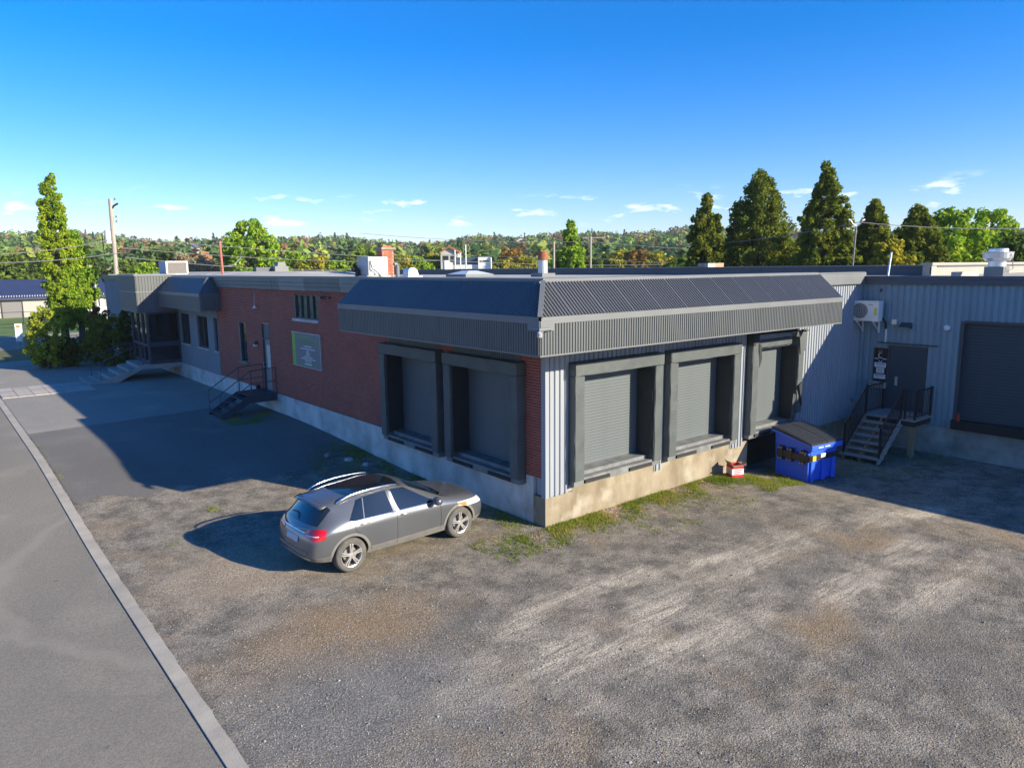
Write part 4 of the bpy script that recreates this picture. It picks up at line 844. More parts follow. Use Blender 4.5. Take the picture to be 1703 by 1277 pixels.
    # crease along the shoulder line
    for c in range(2, 12):
        for s in (1, -1):
            e = bm.edges.get((V[c, 3, s], V[c+1, 3, s])) if c+1 < nC else None
            if e: e[cl] = .35
    me = bpy.data.meshes.new('body'); bm.to_mesh(me); bm.free()
    tmp = bpy.data.objects.new('tmp', me); COL.objects.link(tmp); md = tmp.modifiers.new('s', 'SUBSURF'); md.levels = 3; md.render_levels = 3
    cut = bpy.data.objects.new('cut', bpy.data.meshes.new('cut')); COL.objects.link(cut)
    q = MB()
    for x in (1.35, -1.35): q.lathe([(.385, -1.2), (.385, 1.2)], (x, 0, .345), 40, 'y')
    cut.data.from_pydata(q.v, [], q.f); b2 = bmesh.new(); b2.from_mesh(cut.data); bmesh.ops.recalc_face_normals(b2, faces=b2.faces); b2.to_mesh(cut.data); b2.free()
    bo = tmp.modifiers.new('b', 'BOOLEAN'); bo.operation = 'DIFFERENCE'; bo.object = cut; bo.solver = 'EXACT'
    full = bpy.data.meshes.new_from_object(tmp.evaluated_get(bpy.context.evaluated_depsgraph_get()))
    bpy.data.objects.remove(tmp); bpy.data.objects.remove(cut)
    bm = bmesh.new(); bm.from_mesh(full); bm.normal_update()
    for f in bm.faces:
        c = f.calc_center_median()
        for x in (1.35, -1.35):
            rr = math.hypot(c.x-x, c.z-.345)
            d = Vector((x-c.x, 0, .345-c.z))
            if abs(rr-.385) < .012 and d.normalized().dot(f.normal) > .8: f.material_index = 4
    bvh = BVHTree.FromBMesh(bm)
    def sub(idx, name, m, parent, keep=None):
        b_ = bm.copy(); bmesh.ops.delete(b_, geom=[f for f in b_.faces if f.material_index not in idx or (keep and not keep(f.calc_center_median()))], context='FACES')
        for f in b_.faces: f.smooth = f.material_index != 4; 
        for f in b_.faces: f.material_index = {0: 0, 2: 1, 4: 2}.get(f.material_index, 0) if len(m) > 1 else 0
        me_ = bpy.data.meshes.new(name); b_.to_mesh(me_); b_.free()
        for x in m: me_.materials.append(x)
        return link(name, me_, None, parent)
    body = sub((0, 2, 4), 'body', [PAINT, CLD, DARK], T)
    sub((1,), 'windscreen', [CG], T, lambda c: c.x > .1 and abs(c.y) < .72 and c.z > .9 and (c.x > .95-(c.z-.99)*2.1))
    sub((1,), 'rear_window', [CG], T, lambda c: c.x < -1.58)
    for s in (1, -1):
        sub((1,), 'window', [CG], T, lambda c: c.y*s > 0 and -.28 < c.x < .9 and not (c.x > .95-(c.z-.99)*2.1))
        sub((1,), 'window', [CG], T, lambda c: c.y*s > 0 and -1.4 < c.x <= -.28)
    sub((3,), 'roof_panel', [CG], T)
    bm.free()
    def proj(p, d):                                              # drop a point onto the body along d
        h = bvh.ray_cast(Vector(p), Vector(d)); return h[0]
    def side(x, z, s, off=.004):
        h = bvh.ray_cast(Vector((x, s*1.6, z)), Vector((0, -s, 0)))
        return (h[0]+h[1]*off) if h[0] is not None else Vector((x, s*.9, z))
    def rear(y, z, off=.006):
        h = bvh.ray_cast(Vector((-3, y, z)), Vector((1, 0, 0)))
        return (h[0]+h[1]*off) if h[0] is not None else Vector((-2.1, y, z))
    def patch(fn, us, vs_, name, m, parent, thick=.0):
        q = MB(); pts = [fn(u, v) for u in us for v in vs_]; nv = len(vs_)
        q.add(pts, [(i*nv+j, i*nv+j+1, (i+1)*nv+j+1, (i+1)*nv+j) for i in range(len(us)-1) for j in range(nv-1)])
        return build(q, name, m, parent, smooth=True, local=True)
    for s in (1, -1):
        # seams, handles, window trim, mirror, lights, wheels
        for path in ([( .83, .34), (.84, .60), (.83, .80), (.80, .95)], [(-.27, .30), (-.27, .6), (-.27, .85), (-.27, .96)], [(-.86, .33), (-.93, .45), (-1.0, .62), (-1.22, .80), (-1.27, .97)]):
            pts = []
            for a, b_ in zip(path, path[1:]):
                for t in np.linspace(0, 1, 6): pts.append(side(a[0]+(b_[0]-a[0])*t, a[1]+(b_[1]-a[1])*t, s, .0005))
            build(MB().tube(pts, .0045, 5), 'door_seam', DARK, body, local=True)
        build(MB().tube([side(x, z, s, .003) for x, z in zip(np.linspace(.80, -1.26, 24), np.linspace(.962, 1.008, 24))], .010, 6), 'window_trim', CHR, body, local=True)
        build(MB().tube([side(-1.02, 1.0, s, .003), side(-.985, 1.15, s, .003), side(-.93, 1.36, s, .003)], .012, 6), 'window_divider', SIL, body, local=True)
        for x in (.02, -.93):
            z = .885 if x > -.5 else .91; c = side(x-.09, z, s, .02)
            h = build(MB().tube([side(x, z, s, .01), side(x-.05, z+.004, s, .032), side(x-.15, z+.008, s, .032), side(x-.20, z+.01, s, .01)], [.012, .016, .016, .012], 8), 'door_handle', SIL, body, smooth=True, local=True)
        mr = build(MB().lathe([(.01, -.11), (.06, -.10), (.085, -.04), (.09, .03), (.075, .09), (.02, .11)], (.66, s*1.02, 1.02), 14, 'y'), 'mirror', PAINT, T, smooth=True, local=True)
        build(MB().bar((.70, s*.84, .97), (.67, s*.95, 1.0), .05, .04), 'mirror_arm', DARK, mr, local=True); mr.scale = (1, 1, 1)
        build(MB().box(.60, .61, s*1.02-.075, s*1.02+.075, .965, 1.075), 'mirror_glass', CG, mr, local=True)
        pts = [Vector((x, s*(.60+.012*math.sin((x+1.4)/1.5*3.14)), z)) for x, z in zip(np.linspace(.0, -1.48, 14), [1.425, 1.468, 1.484, 1.492, 1.496, 1.498, 1.498, 1.495, 1.489, 1.48, 1.467, 1.448, 1.42, 1.36])]
        build(MB().tube(pts, [.012]+[.021]*12+[.012], 8), 'roof_rail', CHR, T, smooth=True, local=True)
        us = np.linspace(0, 1, 14); vv = np.linspace(-1, 1, 7)
        def tl(u, v):                                            # wraps from tailgate round the corner
            a = u*1.25; y = s*(.42+.46*math.sin(min(a, 1.45))/math.sin(1.25)); hgt = .105*math.sin(math.pi*min(1, .12+u*.8))**.5; zc = .835+.045*u
            x0 = -2.6+.25*max(0, u-.5); dirv = Vector((1, -s*max(0, u-.45)*1.4, 0)).normalized(); st = Vector((-2.6, y+s*max(0, u-.45)*1.0, zc+v*hgt))
            h = bvh.ray_cast(st, dirv); return (h[0]+h[1]*.008) if h[0] is not None else Vector((-2.0, y, zc))
        t_ = patch(tl, us, vv, 'tail_light', RED, T)
        patch(lambda u, v: tl(.1+u*.55, v*.10-.1)+Vector((-.004, s*.002, 0)), np.linspace(0, 1, 10), np.linspace(-1, 1, 3), 'reflector', mat('tail_clear', (.8, .55, .55), rough=.15) if s == 1 else bpy.data.materials['tail_clear'], t_)
        hd = lambda u, v: (lambda h: (h[0]+h[1]*.008) if h[0] is not None else Vector((2, s*.7, .72)))(bvh.ray_cast(Vector((2.35-.42*u, s*(.62+.75*u), .735+v*.06+.03*u)), Vector((-1, -s*.75*u, 0)).normalized()))
        hl = patch(hd, np.linspace(0, 1, 8), np.linspace(-1, 1, 5), 'headlight', mat('headlamp', (.6, .62, .65), rough=.08, coat=.5) if s == 1 else bpy.data.materials['headlamp'], T)
        patch(lambda u, v: hd(.72+u*.28, v*.7)+Vector((0, s*.004, 0)), np.linspace(0, 1, 4), np.linspace(-1, 1, 3), 'turn_signal', mat('amber', (.8, .22, .06), rough=.2) if s == 1 else bpy.data.materials['amber'], hl)
        for x in (1.35, -1.35):
            wq = thing('wheel', '', '', (0,0,0)); del wq['label']; del wq['category']; wq.parent = T; wq.location = (x, s*.79, .345); ORG[wq] = Vector((0,0,0))
            build(MB().lathe([(.235, -.11), (.30, -.118), (.332, -.10), (.345, -.06), (.345, .06), (.332, .10), (.30, .118), (.235, .11)], (0,0,0), 40, 'y', False), 'tyre', mat('tyre', (.07, .068, .064), (.12, .115, .105), rough=.9, scale=6) if 'tyre' not in bpy.data.materials else bpy.data.materials['tyre'], wq, smooth=True, local=True)
            rm = MB(); o_ = s*.105
            rm.lathe([(.24, o_-s*.20), (.245, o_-s*.01), (.238, o_+s*.004), (.222, o_-s*.004), (.215, o_-s*.03), (.21, o_-s*.16)], (0,0,0), 40, 'y', False)
            for k in range(5):
                a = 2*math.pi*k/5+.3
                for sgn, tw in ((-1, -.10), (1, .13)):
                    d0 = Vector((math.cos(a+sgn*.25), 0, math.sin(a+sgn*.25))); d1 = Vector((math.cos(a+tw), 0, math.sin(a+tw)))
                    p0 = d0*.045+Vector((0, o_-s*.022, 0)); p1 = d1*.226+Vector((0, o_-s*.004, 0)); rm.bar(p0, p1, .040, .028)
            rm.lathe([(.0, o_-s*.005), (.04, o_-s*.008), (.062, o_-s*.02), (.062, o_-s*.05)], (0,0,0), 20, 'y')
            build(rm, 'rim', mat('alloy', (.62, .60, .59), rough=.3, metal=.7) if 'alloy' not in bpy.data.materials else bpy.data.materials['alloy'], wq, local=True)
            build(MB().lathe([(.15, o_-s*.10), (.15, o_-s*.08), (.05, o_-s*.075)], (0,0,0), 24, 'y'), 'brake_disc', STEEL, wq, local=True)
            build(MB().lathe([(.23, o_-s*.19), (.225, o_-s*.13), (.03, o_-s*.12)], (0,0,0), 24, 'y'), 'wheel_well', DARK, wq, local=True)
            q = MB(); q.tube([Vector((.402*math.cos(t), s*.0, .402*math.sin(t))) + Vector((0, 0, 0)) for t in np.linspace(-.05, math.pi+.05, 26)], .02, 6)
            q.v = [(side(v[0]+x, min(1.0, v[2]+.345), s, .004)-Vector((x, s*.79, .345)))[:] if v[2] > -.02 else v for v in q.v]
            arch = [side(x+r_*math.cos(t), .345+r_*math.sin(t), s, .006)-Vector((x, s*.79, .345)) for r_ in (.392, .445) for t in np.linspace(.0, math.pi, 28)]
            build(MB().add(arch, [(i, i+1, 29+i, 28+i) for i in range(27)]), 'arch_trim', CLD, wq, smooth=True, local=True)
    # tailgate details
    build(MB().tube([rear(y, .855, .006) for y in np.linspace(-.42, .42, 17)], .012, 6), 'chrome_strip', CHR, body, local=True)
    patch(lambda u, v: rear(-.24+.48*u, .70+v*.055, .012), np.linspace(0, 1, 7), np.linspace(-1, 1, 3), 'licence_plate', mat('plate', (.45, .48, .55), rough=.5), body)
    patch(lambda u, v: rear(-.66+1.32*u, .40+v*.055*(1-.5*abs(2*u-1)), .012), np.linspace(0, 1, 17), np.linspace(-1, 1, 4), 'skid_plate', SIL, body)
    patch(lambda u, v: rear(-.60+1.2*u, .505+v*.03, .007), np.linspace(0, 1, 17), np.linspace(-1, 1, 3), 'bumper_insert', CLD, body)
    build(MB().tube([rear(-.02, 1.03, .012), rear(.02, 1.10, .02), rear(.14, 1.13, .02), rear(.34, 1.10, .02)], .009, 6), 'rear_wiper', DARK, body, local=True)
    def spo(u, v):
        y = -.57+1.14*u; k = (y/.57)**2; return Vector((-1.66-.20*v+.05*k*v, y, 1.392-.022*v-.045*k-.02*k*v))
    sp_ = patch(spo, np.linspace(0, 1, 13), np.linspace(0, 1, 4), 'spoiler', PAINT, body); sp_.modifiers.new('s', 'SOLIDIFY').thickness = .022
    build(MB().tube([Vector((1.06-.02*abs(y)*3, y, 1.022)) for y in np.linspace(-.6, .6, 9)], .022, 6), 'cowl', DARK, body, local=True)
    for y in (-.15, .42): build(MB().tube([(1.07, y, 1.04), (.98, y-.25, 1.075), (.93, y-.45, 1.085)], .008, 5), 'wiper', DARK, body, local=True)
    return T
car()

# ------------------------------------------------------------------ rooftop equipment
ru = thing('rooftop_condenser', 'tall grey rooftop condenser unit with louvred side by the brick chimney', 'air conditioner', (2.3, 12.6, 5.6))
def pos(px, z, dist, py=446):
    """world point at a given horizontal distance in the direction of a column and row"""
    d = fw+r2*((px-851.5)/F)-u2*((py-638.5)/F); h = math.hypot(d.x, d.y); return CAM.x+d.x/h*dist, CAM.y+d.y/h*dist, z
def toph(py, px, dist):
    """height of a thing seen at row py, column px and distance"""
    d = fw+r2*((px-851.5)/F)-u2*((py-638.5)/F); return CAM.z+d.z/math.hypot(d.x, d.y)*dist
def rooftop():
    x, y, _ = pos(620, 0, 27); d = Vector((x, y, 5.6)); ru.location = d; ORG[ru] = d
    def B(a0, a1, b0, b1, z0, z1, nm, m, par=ru, bev=0): return build(MB().box(x+a0, x+a1, y+b0, y+b1, z0, z1), nm, m, par, bevel=bev)
    B(-.4, .4, -.4, .4, 5.70, 6.36, 'casing', mat('condenser_grey', (.36, .39, .43), (.32, .35, .39), rough=.5, scale=3), ru, .03)
    q = MB()
    for k in range(11): q.box(x-.30, x+.34, y-.425, y-.40, 5.76+k*.05, 5.785+k*.05)
    build(q, 'louvre', GALV, ru); B(-.5, .45, -.5, .45, 5.56, 5.70, 'plinth', ROOF)
    build(MB().tube([(x-.33, y-.43, 6.2), (x-.3, y-.5, 5.95), (x-.1, y-.52, 5.8), (x+.05, y-.55, 5.62)], .016, 6), 'cable', RUBBER, ru)
    x, y, _ = pos(641, 0, 31); ch = thing('brick_chimney', 'orange brick chimney with pale cap behind the rooftop condenser', 'chimney', (x, y, 5.6))
    core = build(MB().box(x-.25, x+.25, y-.25, y+.25, 5.5, 6.72), 'shaft', MORTAR, ch)
    me = bpy.data.meshes.new('brick'); bx = MB().box(-.1, .1, -.03, .0, -.028, .028); me.from_pydata(bx.v, [], bx.f); me.materials.append(BRICKO)
    for r in range(17):
        for k in range(3):
            xx = -.2+.2*k+(.1 if r % 2 else 0)
            if xx > .22: continue
            for ang, dd in ((0, 0), (-math.pi/2, 0)):
                o = link('brick', me, None, core); v = Vector((min(xx, .16), -.24, 0)); v.rotate(Matrix.Rotation(ang, 3, 'Z')); o.location = v+Vector((0,0,5.58+.066*r-5.6)); o.rotation_euler = (0,0,ang)
    build(MB().box(x-.34, x+.34, y-.34, y+.34, 6.70, 6.80), 'cap', CONC, ch); build(MB().box(x-.2, x+.2, y-.2, y+.2, 6.80, 6.87), 'crown', BRICKO, ch)
    x, y, _ = pos(683, 0, 28); o = build(MB().box(x-.32, x+.32, y-.32, y+.32, 5.5, 5.66).prism([(-.22, 5.6), (.22, 5.6), (.22, 5.72), (.16, 5.88), (.04, 5.96), (-.10, 5.96), (-.2, 5.9), (-.22, 5.8)], lambda p: (x+p[0], y-.2, p[1]), lambda p: (x+p[0], y+.2, p[1])), 'roof_vent', GALV); rebase(o, (x, y, 5.6)); tag(o, 'rounded grey sheet metal hood vent on flat roof', 'vent')
    x, y, _ = pos(661, 0, 27); fix('vent_pipe', MB().tube([(x, y, 5.58), (x, y, 6.0), (x-.05, y, 6.1), (x-.14, y, 6.08)], .075, 10), FLASH, 'upright vent pipe with bent top next to the hood vent', 'pipe', (x, y, 5.6))
    x, y, _ = pos(595, 0, 27); fix('black_vent', MB().tube([(x, y, 5.58), (x, y, 5.86), (x-.08, y, 5.97), (x-.2, y, 5.9)], .10, 10), RUBBER, 'black gooseneck vent pipe left of the condenser unit', 'pipe', (x, y, 5.6))
    x, y, _ = pos(903, 0, 25.5); st = thing('flue_stack', 'grey flue pipe with rusty cap on a square curb', 'flue', (x, y, 5.6))
    build(MB().box(x-.3, x+.3, y-.3, y+.3, 5.55, 5.72), 'curb', FLASH, st); build(MB().lathe([(.17, 5.70), (.165, 6.18)], (x, y, 0), 20), 'pipe', GALV, st, smooth=False); build(MB().lathe([(.19, 6.17), (.195, 6.20), (.165, 6.44), (.15, 6.47), (.14, 6.47)], (x, y, 0), 20), 'cap', RUST, st)
    x, y, _ = pos(781, 0, 28); sk = thing('skylight', 'low pyramid skylight dome on flat roof', 'skylight', (x, y, 5.6))
    build(MB().box(x-.65, x+.65, y-.65, y+.65, 5.55, 5.70), 'curb', FLASH, sk); build(MB().add([(x-.62, y-.62, 5.70), (x+.62, y-.62, 5.70), (x+.62, y+.62, 5.70), (x-.62, y+.62, 5.70), (x-.2, y-.2, 5.83), (x+.2, y-.2, 5.83), (x+.2, y+.2, 5.83), (x-.2, y+.2, 5.83)], [(0,1,5,4), (1,2,6,5), (2,3,7,6), (3,0,4,7), (4,5,6,7)]), 'dome', mat('acrylic', (.55, .60, .62), rough=.25), sk)
    x, y, _ = pos(288, 0, 45); u = thing('rooftop_unit', 'boxy rooftop air unit with white frame and mesh side above the office', 'air conditioner', (x, y, 5.8))
    build(MB().box(x-.55, x+.55, y-.75, y+.75, 5.7, 6.42), 'casing', mat('unit_blue', (.35, .42, .50), rough=.5), u); q = MB(); q.box(x-.57, x+.57, y-.79, y-.75, 6.36, 6.43); q.box(x-.57, x-.49, y-.79, y-.75, 5.78, 6.36); q.box(x+.49, x+.57, y-.79, y-.75, 5.78, 6.36); build(q, 'frame', WHITE, u)
    build(MB().box(x-.49, x+.49, y-.77, y-.75, 5.78, 6.36), 'mesh_panel', mat('mesh', (.22, .20, .19), (.12, .11, .10), rough=.8, scale=30), u)
    x, y, _ = pos(370, 0, 40); rp = thing('red_mast', 'thin red mast pole with a small cable loop on the roof', 'mast', (x, y, 5.8)); build(MB().tube([(x, y, 5.7), (x-.05, y, 7.35)], .06, 8), 'mast', mat('red_pole', (.45, .13, .10), rough=.6), rp); build(MB().tube([(x, y-.05, 6.1), (x+.5, y-.1, 6.15), (x+.9, y-.1, 6.5), (x+1.0, y-.1, 6.9)], .025, 6), 'cable', WIRE, rp)
    x, y, _ = pos(466, 0, 34); o = build(MB().box(x-.35, x+.25, y-.3, y+.3, 5.6, 5.82).prism([(-.2, 5.8), (.2, 5.8), (.15, 6.0), (-.15, 6.0)], lambda p: (x+p[0], y-.2, p[1]), lambda p: (x+p[0], y+.2, p[1])), 'roof_hatch', FLASH); rebase(o, (x, y, 5.6)); tag(o, 'small grey box vent at the edge of the office roof', 'vent')
    x, y, _ = pos(442, 0, 34); fix('roof_scupper', MB().box(x-.5, x+.2, y-.2, y+.2, 5.6, 5.78), DKFLASH, 'low dark open box on the roof edge beside the grey box vent', 'vent', (x, y, 5.6))
    x, y, _ = pos(745, 0, 42); fix('white_vent', MB().box(x-.28, x+.02, y-.1, y+.1, 5.5, 6.35).box(x+.06, x+.22, y-.1, y+.1, 5.5, 6.25), WHITE, 'pair of upright white vent boxes on the far roof', 'vent', (x, y, 5.6))
    x, y, _ = pos(1187, 0, 38); fix('roof_crate', MB().box(x-.9, x-.1, y-.3, y+.3, 5.75, 6.02).box(x-.08, x+.4, y-.3, y+.3, 5.75, 6.03), mat('crate', (.45, .40, .36), (.40, .25, .16), rough=.8, scale=1.5, lo=.45, hi=.55), 'pale low box lying on the far roof before the dark conical trees', 'box', (x, y, 5.75))
    # exhaust fan on the wing
    x, y = 16.2, -3.55; ef = thing('exhaust_fan', 'silver mushroom exhaust fan on a grey curb on the wing roof', 'fan', (x, y, 5.44))
    build(MB().box(x-.27, x+.27, y-.27, y+.27, 5.4, 5.78), 'curb', FLASH, ef); AL = mat('aluminium', (.72, .74, .77), (.62, .64, .67), rough=.3, metal=.6, scale=3)
    build(MB().lathe([(.25, 5.76), (.25, 5.95), (.34, 5.96), (.41, 6.04), (.425, 6.20), (.44, 6.24), (.28, 6.25), (.28, 6.33), (.26, 6.35)], (x, y, 0), 28), 'hood', AL, ef, smooth=False); build(MB().tube([(x-.15, y-.41, 6.18), (x-.1, y-.44, 6.0), (x+.0, y-.45, 5.72), (x-.12, y-.32, 5.62)], .012, 5), 'cable', WIRE, ef)
    fix('steel_post', MB().tube([(15.2, -.62, 5.4), (15.35, -.62, 6.28)], .035, 8), GALV, 'thin leaning steel post on the wing roof', 'post', (15.2, -.62, 5.44))
    fix('roof_pipe_run', MB().box(15.6, 17.6, -2.6, -2.45, 5.44, 5.62), ROOF, 'low pale duct lying along the wing roof', 'duct', (16.6, -2.5, 5.44))
before = set(bpy.data.objects)
rooftop()
for o in [ru]+[q for q in bpy.data.objects if q not in before and q.parent is None]:
    if o.name.startswith(('exhaust', 'steel_post', 'roof_pipe', 'rooftop_unit', 'red_mast', 'roof_crate')): continue
    k = 1.35; o.location = (CAM.x+(o.location.x-CAM.x)*k, CAM.y+(o.location.y-CAM.y)*k, 5.47); o.scale = (k, k, k)
    if o.location.y > 14 and o.location.x > 2: o.location.z = 5.46+.36*float(smooth01(1, 4, o.location.x)*smooth01(24, 29, o.location.y)*(1-smooth01(9, 12, o.location.x)))

# ------------------------------------------------------------------ vegetation
def quads(C, size, nrm=None, rng=RNG, aspect=.7):
    """leaf quads: centres C (n,3), sizes (n,), random or given normals"""
    n = len(C)
    if nrm is None: nrm = rng.normal(size=(n, 3))
    nrm = nrm/np.linalg.norm(nrm, axis=1, keepdims=True); r = rng.normal(size=(n, 3)); a = np.cross(nrm, r); a /= np.linalg.norm(a, axis=1, keepdims=True); b = np.cross(nrm, a)
    s = size[:, None]; a = a*s; b = b*s*aspect
    return np.stack([C-a*.5, C-b*.5+a*.05, C+a*.6, C+b*.5+a*.05], 1).reshape(-1, 3)
def leafmesh(name, V):
    n = len(V)//4; me = bpy.data.meshes.new(name); me.vertices.add(len(V)); me.vertices.foreach_set('co', V.astype(np.float32).ravel()); me.loops.add(len(V)); me.loops.foreach_set('vertex_index', np.arange(len(V), dtype=np.int32))
    me.polygons.add(n); me.polygons.foreach_set('loop_start', np.arange(0, len(V), 4, dtype=np.int32)); me.update(); me.validate(); return me
def crown(prof, h0, h1, rmax, nclump, nleaf, lsize, rng, cs=.16, squash=1., jitter=.12):
    """clumps spread through the volume under a radius profile; leaves gathered round the clumps"""
    P = []; h1 = h1-rmax*cs*.8; rmax0 = rmax; rmax = rmax*(1-cs*.75)
    lobes = rng.uniform(0, 6.28, 4)
    while len(P) < nclump:
        t = rng.uniform(0, 1); r = prof(t)*rmax; a = rng.uniform(0, 6.28)
        r *= 1+jitter*math.sin(3*a+lobes[0]+5*t)+jitter*.8*math.sin(5*a+lobes[1]-9*t)
        if rng.uniform(0, 1) > (r/rmax)+.12: continue
        r *= 1.16 if rng.uniform(0, 1) > .86 else rng.uniform(.84, 1.02)
        q = rng.uniform(.35, 1)**.5; P.append((r*q*math.cos(a), r*q*math.sin(a), h0+(h1-h0)*t))
    P = np.array(P); idx = rng.integers(0, nclump, nleaf); sc = rmax*cs*(.6+.8*rng.uniform(size=nclump))
    d = rng.normal(size=(nleaf, 3)); d /= np.linalg.norm(d, axis=1, keepdims=True); d *= (rng.uniform(.35, 1, nleaf)**.6)[:, None]
    C = P[idx]+d*sc[idx][:, None]*np.array([1, 1, squash]); nrm = d*.8+rng.normal(size=(nleaf, 3))*.6+np.array([0, 0, .35])
    return quads(C, lsize*rng.uniform(.6, 1.3, nleaf), nrm, rng), P
def tree(name, label, loc, prof, h, r, base, nclump, nleaf, ls, lm, seed, group=None, trunk_r=.18, cs=.16, limbs=8, jitter=.12, cat='tree', squash=1.):
    rng = np.random.default_rng(seed); T = thing(name, label, cat, loc, group)
    Vq, P = crown(prof, base, h, r, nclump, nleaf, ls, rng, cs, squash, jitter); o = link('crown', leafmesh('crown', Vq), lm, T)
    q = MB(); q.tube([(0, 0, -.2), (.03, .02, base*.6), (0, 0, base+(h-base)*.4), (.02, .0, base+(h-base)*.85)], [trunk_r*1.25, trunk_r, trunk_r*.6, trunk_r*.12], 8)
    for i in rng.integers(0, nclump, limbs):
        p = P[i]; z0 = max(base*.5, p[2]-abs(rng.uniform(.25, .6))*math.hypot(p[0], p[1])*1.4); q.tube([(0, 0, z0), (p[0]*.55, p[1]*.55, (z0+p[2])/2+.1), tuple(p)], [trunk_r*.35, trunk_r*.2, .015], 5)
    build(q, 'trunk', BARK, T, local=True); return T
LM_col = leafmat('leaf_maple', [(.07, .13, .014), (.12, .20, .018), (.18, .26, .022), (.27, .29, .03)])
LM_pyr = leafmat('leaf_linden', [(.032, .058, .010), (.065, .10, .014), (.115, .15, .02), (.15, .14, .025)])
LM_lime = leafmat('leaf_lime', [(.05, .11, .012), (.10, .20, .018), (.17, .27, .025), (.26, .30, .03)])
LM_yel = leafmat('leaf_yellow', [(.07, .10, .015), (.14, .17, .02), (.22, .22, .025), (.30, .24, .03)])
LM_mid = leafmat('leaf_mid', [(.03, .06, .014), (.055, .10, .018), (.09, .14, .022), (.13, .16, .03)])
LM_drk = leafmat('leaf_dark', [(.015, .032, .010), (.028, .055, .014), (.05, .085, .018), (.08, .11, .02)])
LM_org = leafmat('leaf_orange', [(.07, .07, .02), (.13, .09, .022), (.20, .12, .03), (.20, .16, .03)])
LM_dry = leafmat('leaf_dry', [(.10, .10, .06), (.16, .15, .09), (.22, .19, .12), (.14, .15, .06)])
LM_shr = leafmat('leaf_shrub', [(.03, .05, .010), (.06, .09, .012), (.10, .14, .018), (.15, .15, .03)])
G0 = .37
col_prof = lambda t: (min(1, .35+1.9*t) if t < .36 else 1-((t-.36)/.64)**1.25*.86)
tree('columnar_maple', 'tall narrow columnar maple with bright green leaves beside the office entrance', (*pos(80, 0, 66, 283)[:2], G0), lambda t: min(1, .55+2.2*t)*(1 if t < .5 else max(.08, 1-((t-.5)/.5)**1.0*.5-max(0, t-.86)*2.6)), toph(283, 78, 66)-G0, 1.3, 1.2, 460, 34000, .155, LM_col, 3, trunk_r=.24, cs=.24, limbs=20, jitter=.16)
tree('columnar_maple', 'shorter broad columnar maple with yellow-green leaves touching the taller one', (*pos(118, 0, 66.5, 375)[:2], G0), col_prof, toph(375, 118, 66.5)-G0, 1.6, 1.3, 360, 28000, .155, LM_lime, 4, trunk_r=.24, cs=.22, limbs=16, jitter=.12)
tree('ornamental_bush', 'round yellow-green bush beneath the columnar maples', (*pos(63, 0, 49.5)[:2], G0), lambda t: math.sin(math.pi*min(1, .12+.85*t))**.6, 3.7, 1.15, .3, 80, 4600, .17, leafmat('leaf_bush', [(.08, .13, .016), (.13, .19, .02), (.19, .24, .03), (.24, .25, .04)]), 5, trunk_r=.07, cat='bush', cs=.22)
tree('dark_bush', 'dark low spreading bush at the maple trunks', (*pos(80, 0, 50.5)[:2], G0), lambda t: math.sin(math.pi*min(1, .15+.8*t))**.5, 1.9, 1.5, .1, 70, 4200, .18, LM_drk, 6, trunk_r=.06, cat='bush', cs=.2)
tree('entrance_shrub', 'broad olive-green shrub beside the entrance steps', (*pos(174, 0, 50)[:2], G0), lambda t: math.sin(math.pi*min(1, .18+.78*t))**.5, 3.1, 1.75, .15, 110, 7500, .15, LM_shr, 8, trunk_r=.06, cat='bush', cs=.2)
tree('entrance_shrub', 'upright darker shrub pressed against the office wall', (*pos(206, 0, 48)[:2], G0), lambda t: math.sin(math.pi*min(1, .2+.75*t))**.6, 3.5, .9, .15, 70, 4200, .15, LM_drk, 9, trunk_r=.05, cat='bush', cs=.24)
tree('entrance_shrub', 'reddish shrub top behind the olive shrub', (*pos(158, 0, 53)[:2], G0), lambda t: math.sin(math.pi*min(1, .2+.75*t))**.6, 3.5, 1.1, .15, 50, 3000, .16, leafmat('leaf_red', [(.03, .04, .012), (.06, .05, .014), (.12, .05, .02), (.2, .06, .03)]), 10, trunk_r=.05, cat='bush', cs=.24)
# conical trees behind the wing: (column px, top px y, half-width px, distance)
pyr = lambda t: (min(1, .72+1.6*t) if t < .18 else max(0, 1-((t-.18)/.82)**2.0*.93))
PL = ['smallest dark conical tree, first of the row from the flue pipe', 'wide dark conical tree with dense skirt', 'tallest dark conical tree with twin tips', 'dark conical tree behind the forked street lamp', 'dark conical tree next to the feathery light green trees']
for i, (px, py, hw, dist) in enumerate(((1177, 321, 36, 62), (1268, 280, 58, 64), (1378, 268, 45, 58), (1457, 331, 38, 60), (1530, 338, 42, 62))):
    x, y, _ = pos(px, 0, dist, py); h = toph(py, px, dist)+.1
    T = tree('conical_tree', PL[i], (x, y, .0), pyr, h, hw/F*dist*1.14, 1.6, 620, 42000, .23, LM_pyr, 20+i, 'row of conical trees behind the wing', trunk_r=.25, cs=.13, limbs=22, jitter=.15)
for i, (px, py, hw, dist, lb) in enumerate(((1590, 345, 45, 70, 'feathery light green tree behind the exhaust fan'), (1650, 350, 45, 74, 'feathery bright green tree at the end of the tree row'), (1480, 405, 34, 56, 'low yellowing bush between the conical trees'), (1700, 392, 40, 66, 'low green tree behind the beige parapet'))):
    x, y, _ = pos(px, 0, dist, py); h = toph(py, px, dist)+.3
    tree('leafy_tree', lb, (x, y, 0), lambda t: math.sin(math.pi*min(1, .15+.8*t))**.6, h, hw/F*dist*1.1, 2.0, 170, 7000, .36, [LM_lime, LM_lime, LM_yel, LM_mid][i], 30+i, trunk_r=.16, cs=.2, limbs=12, jitter=.22)
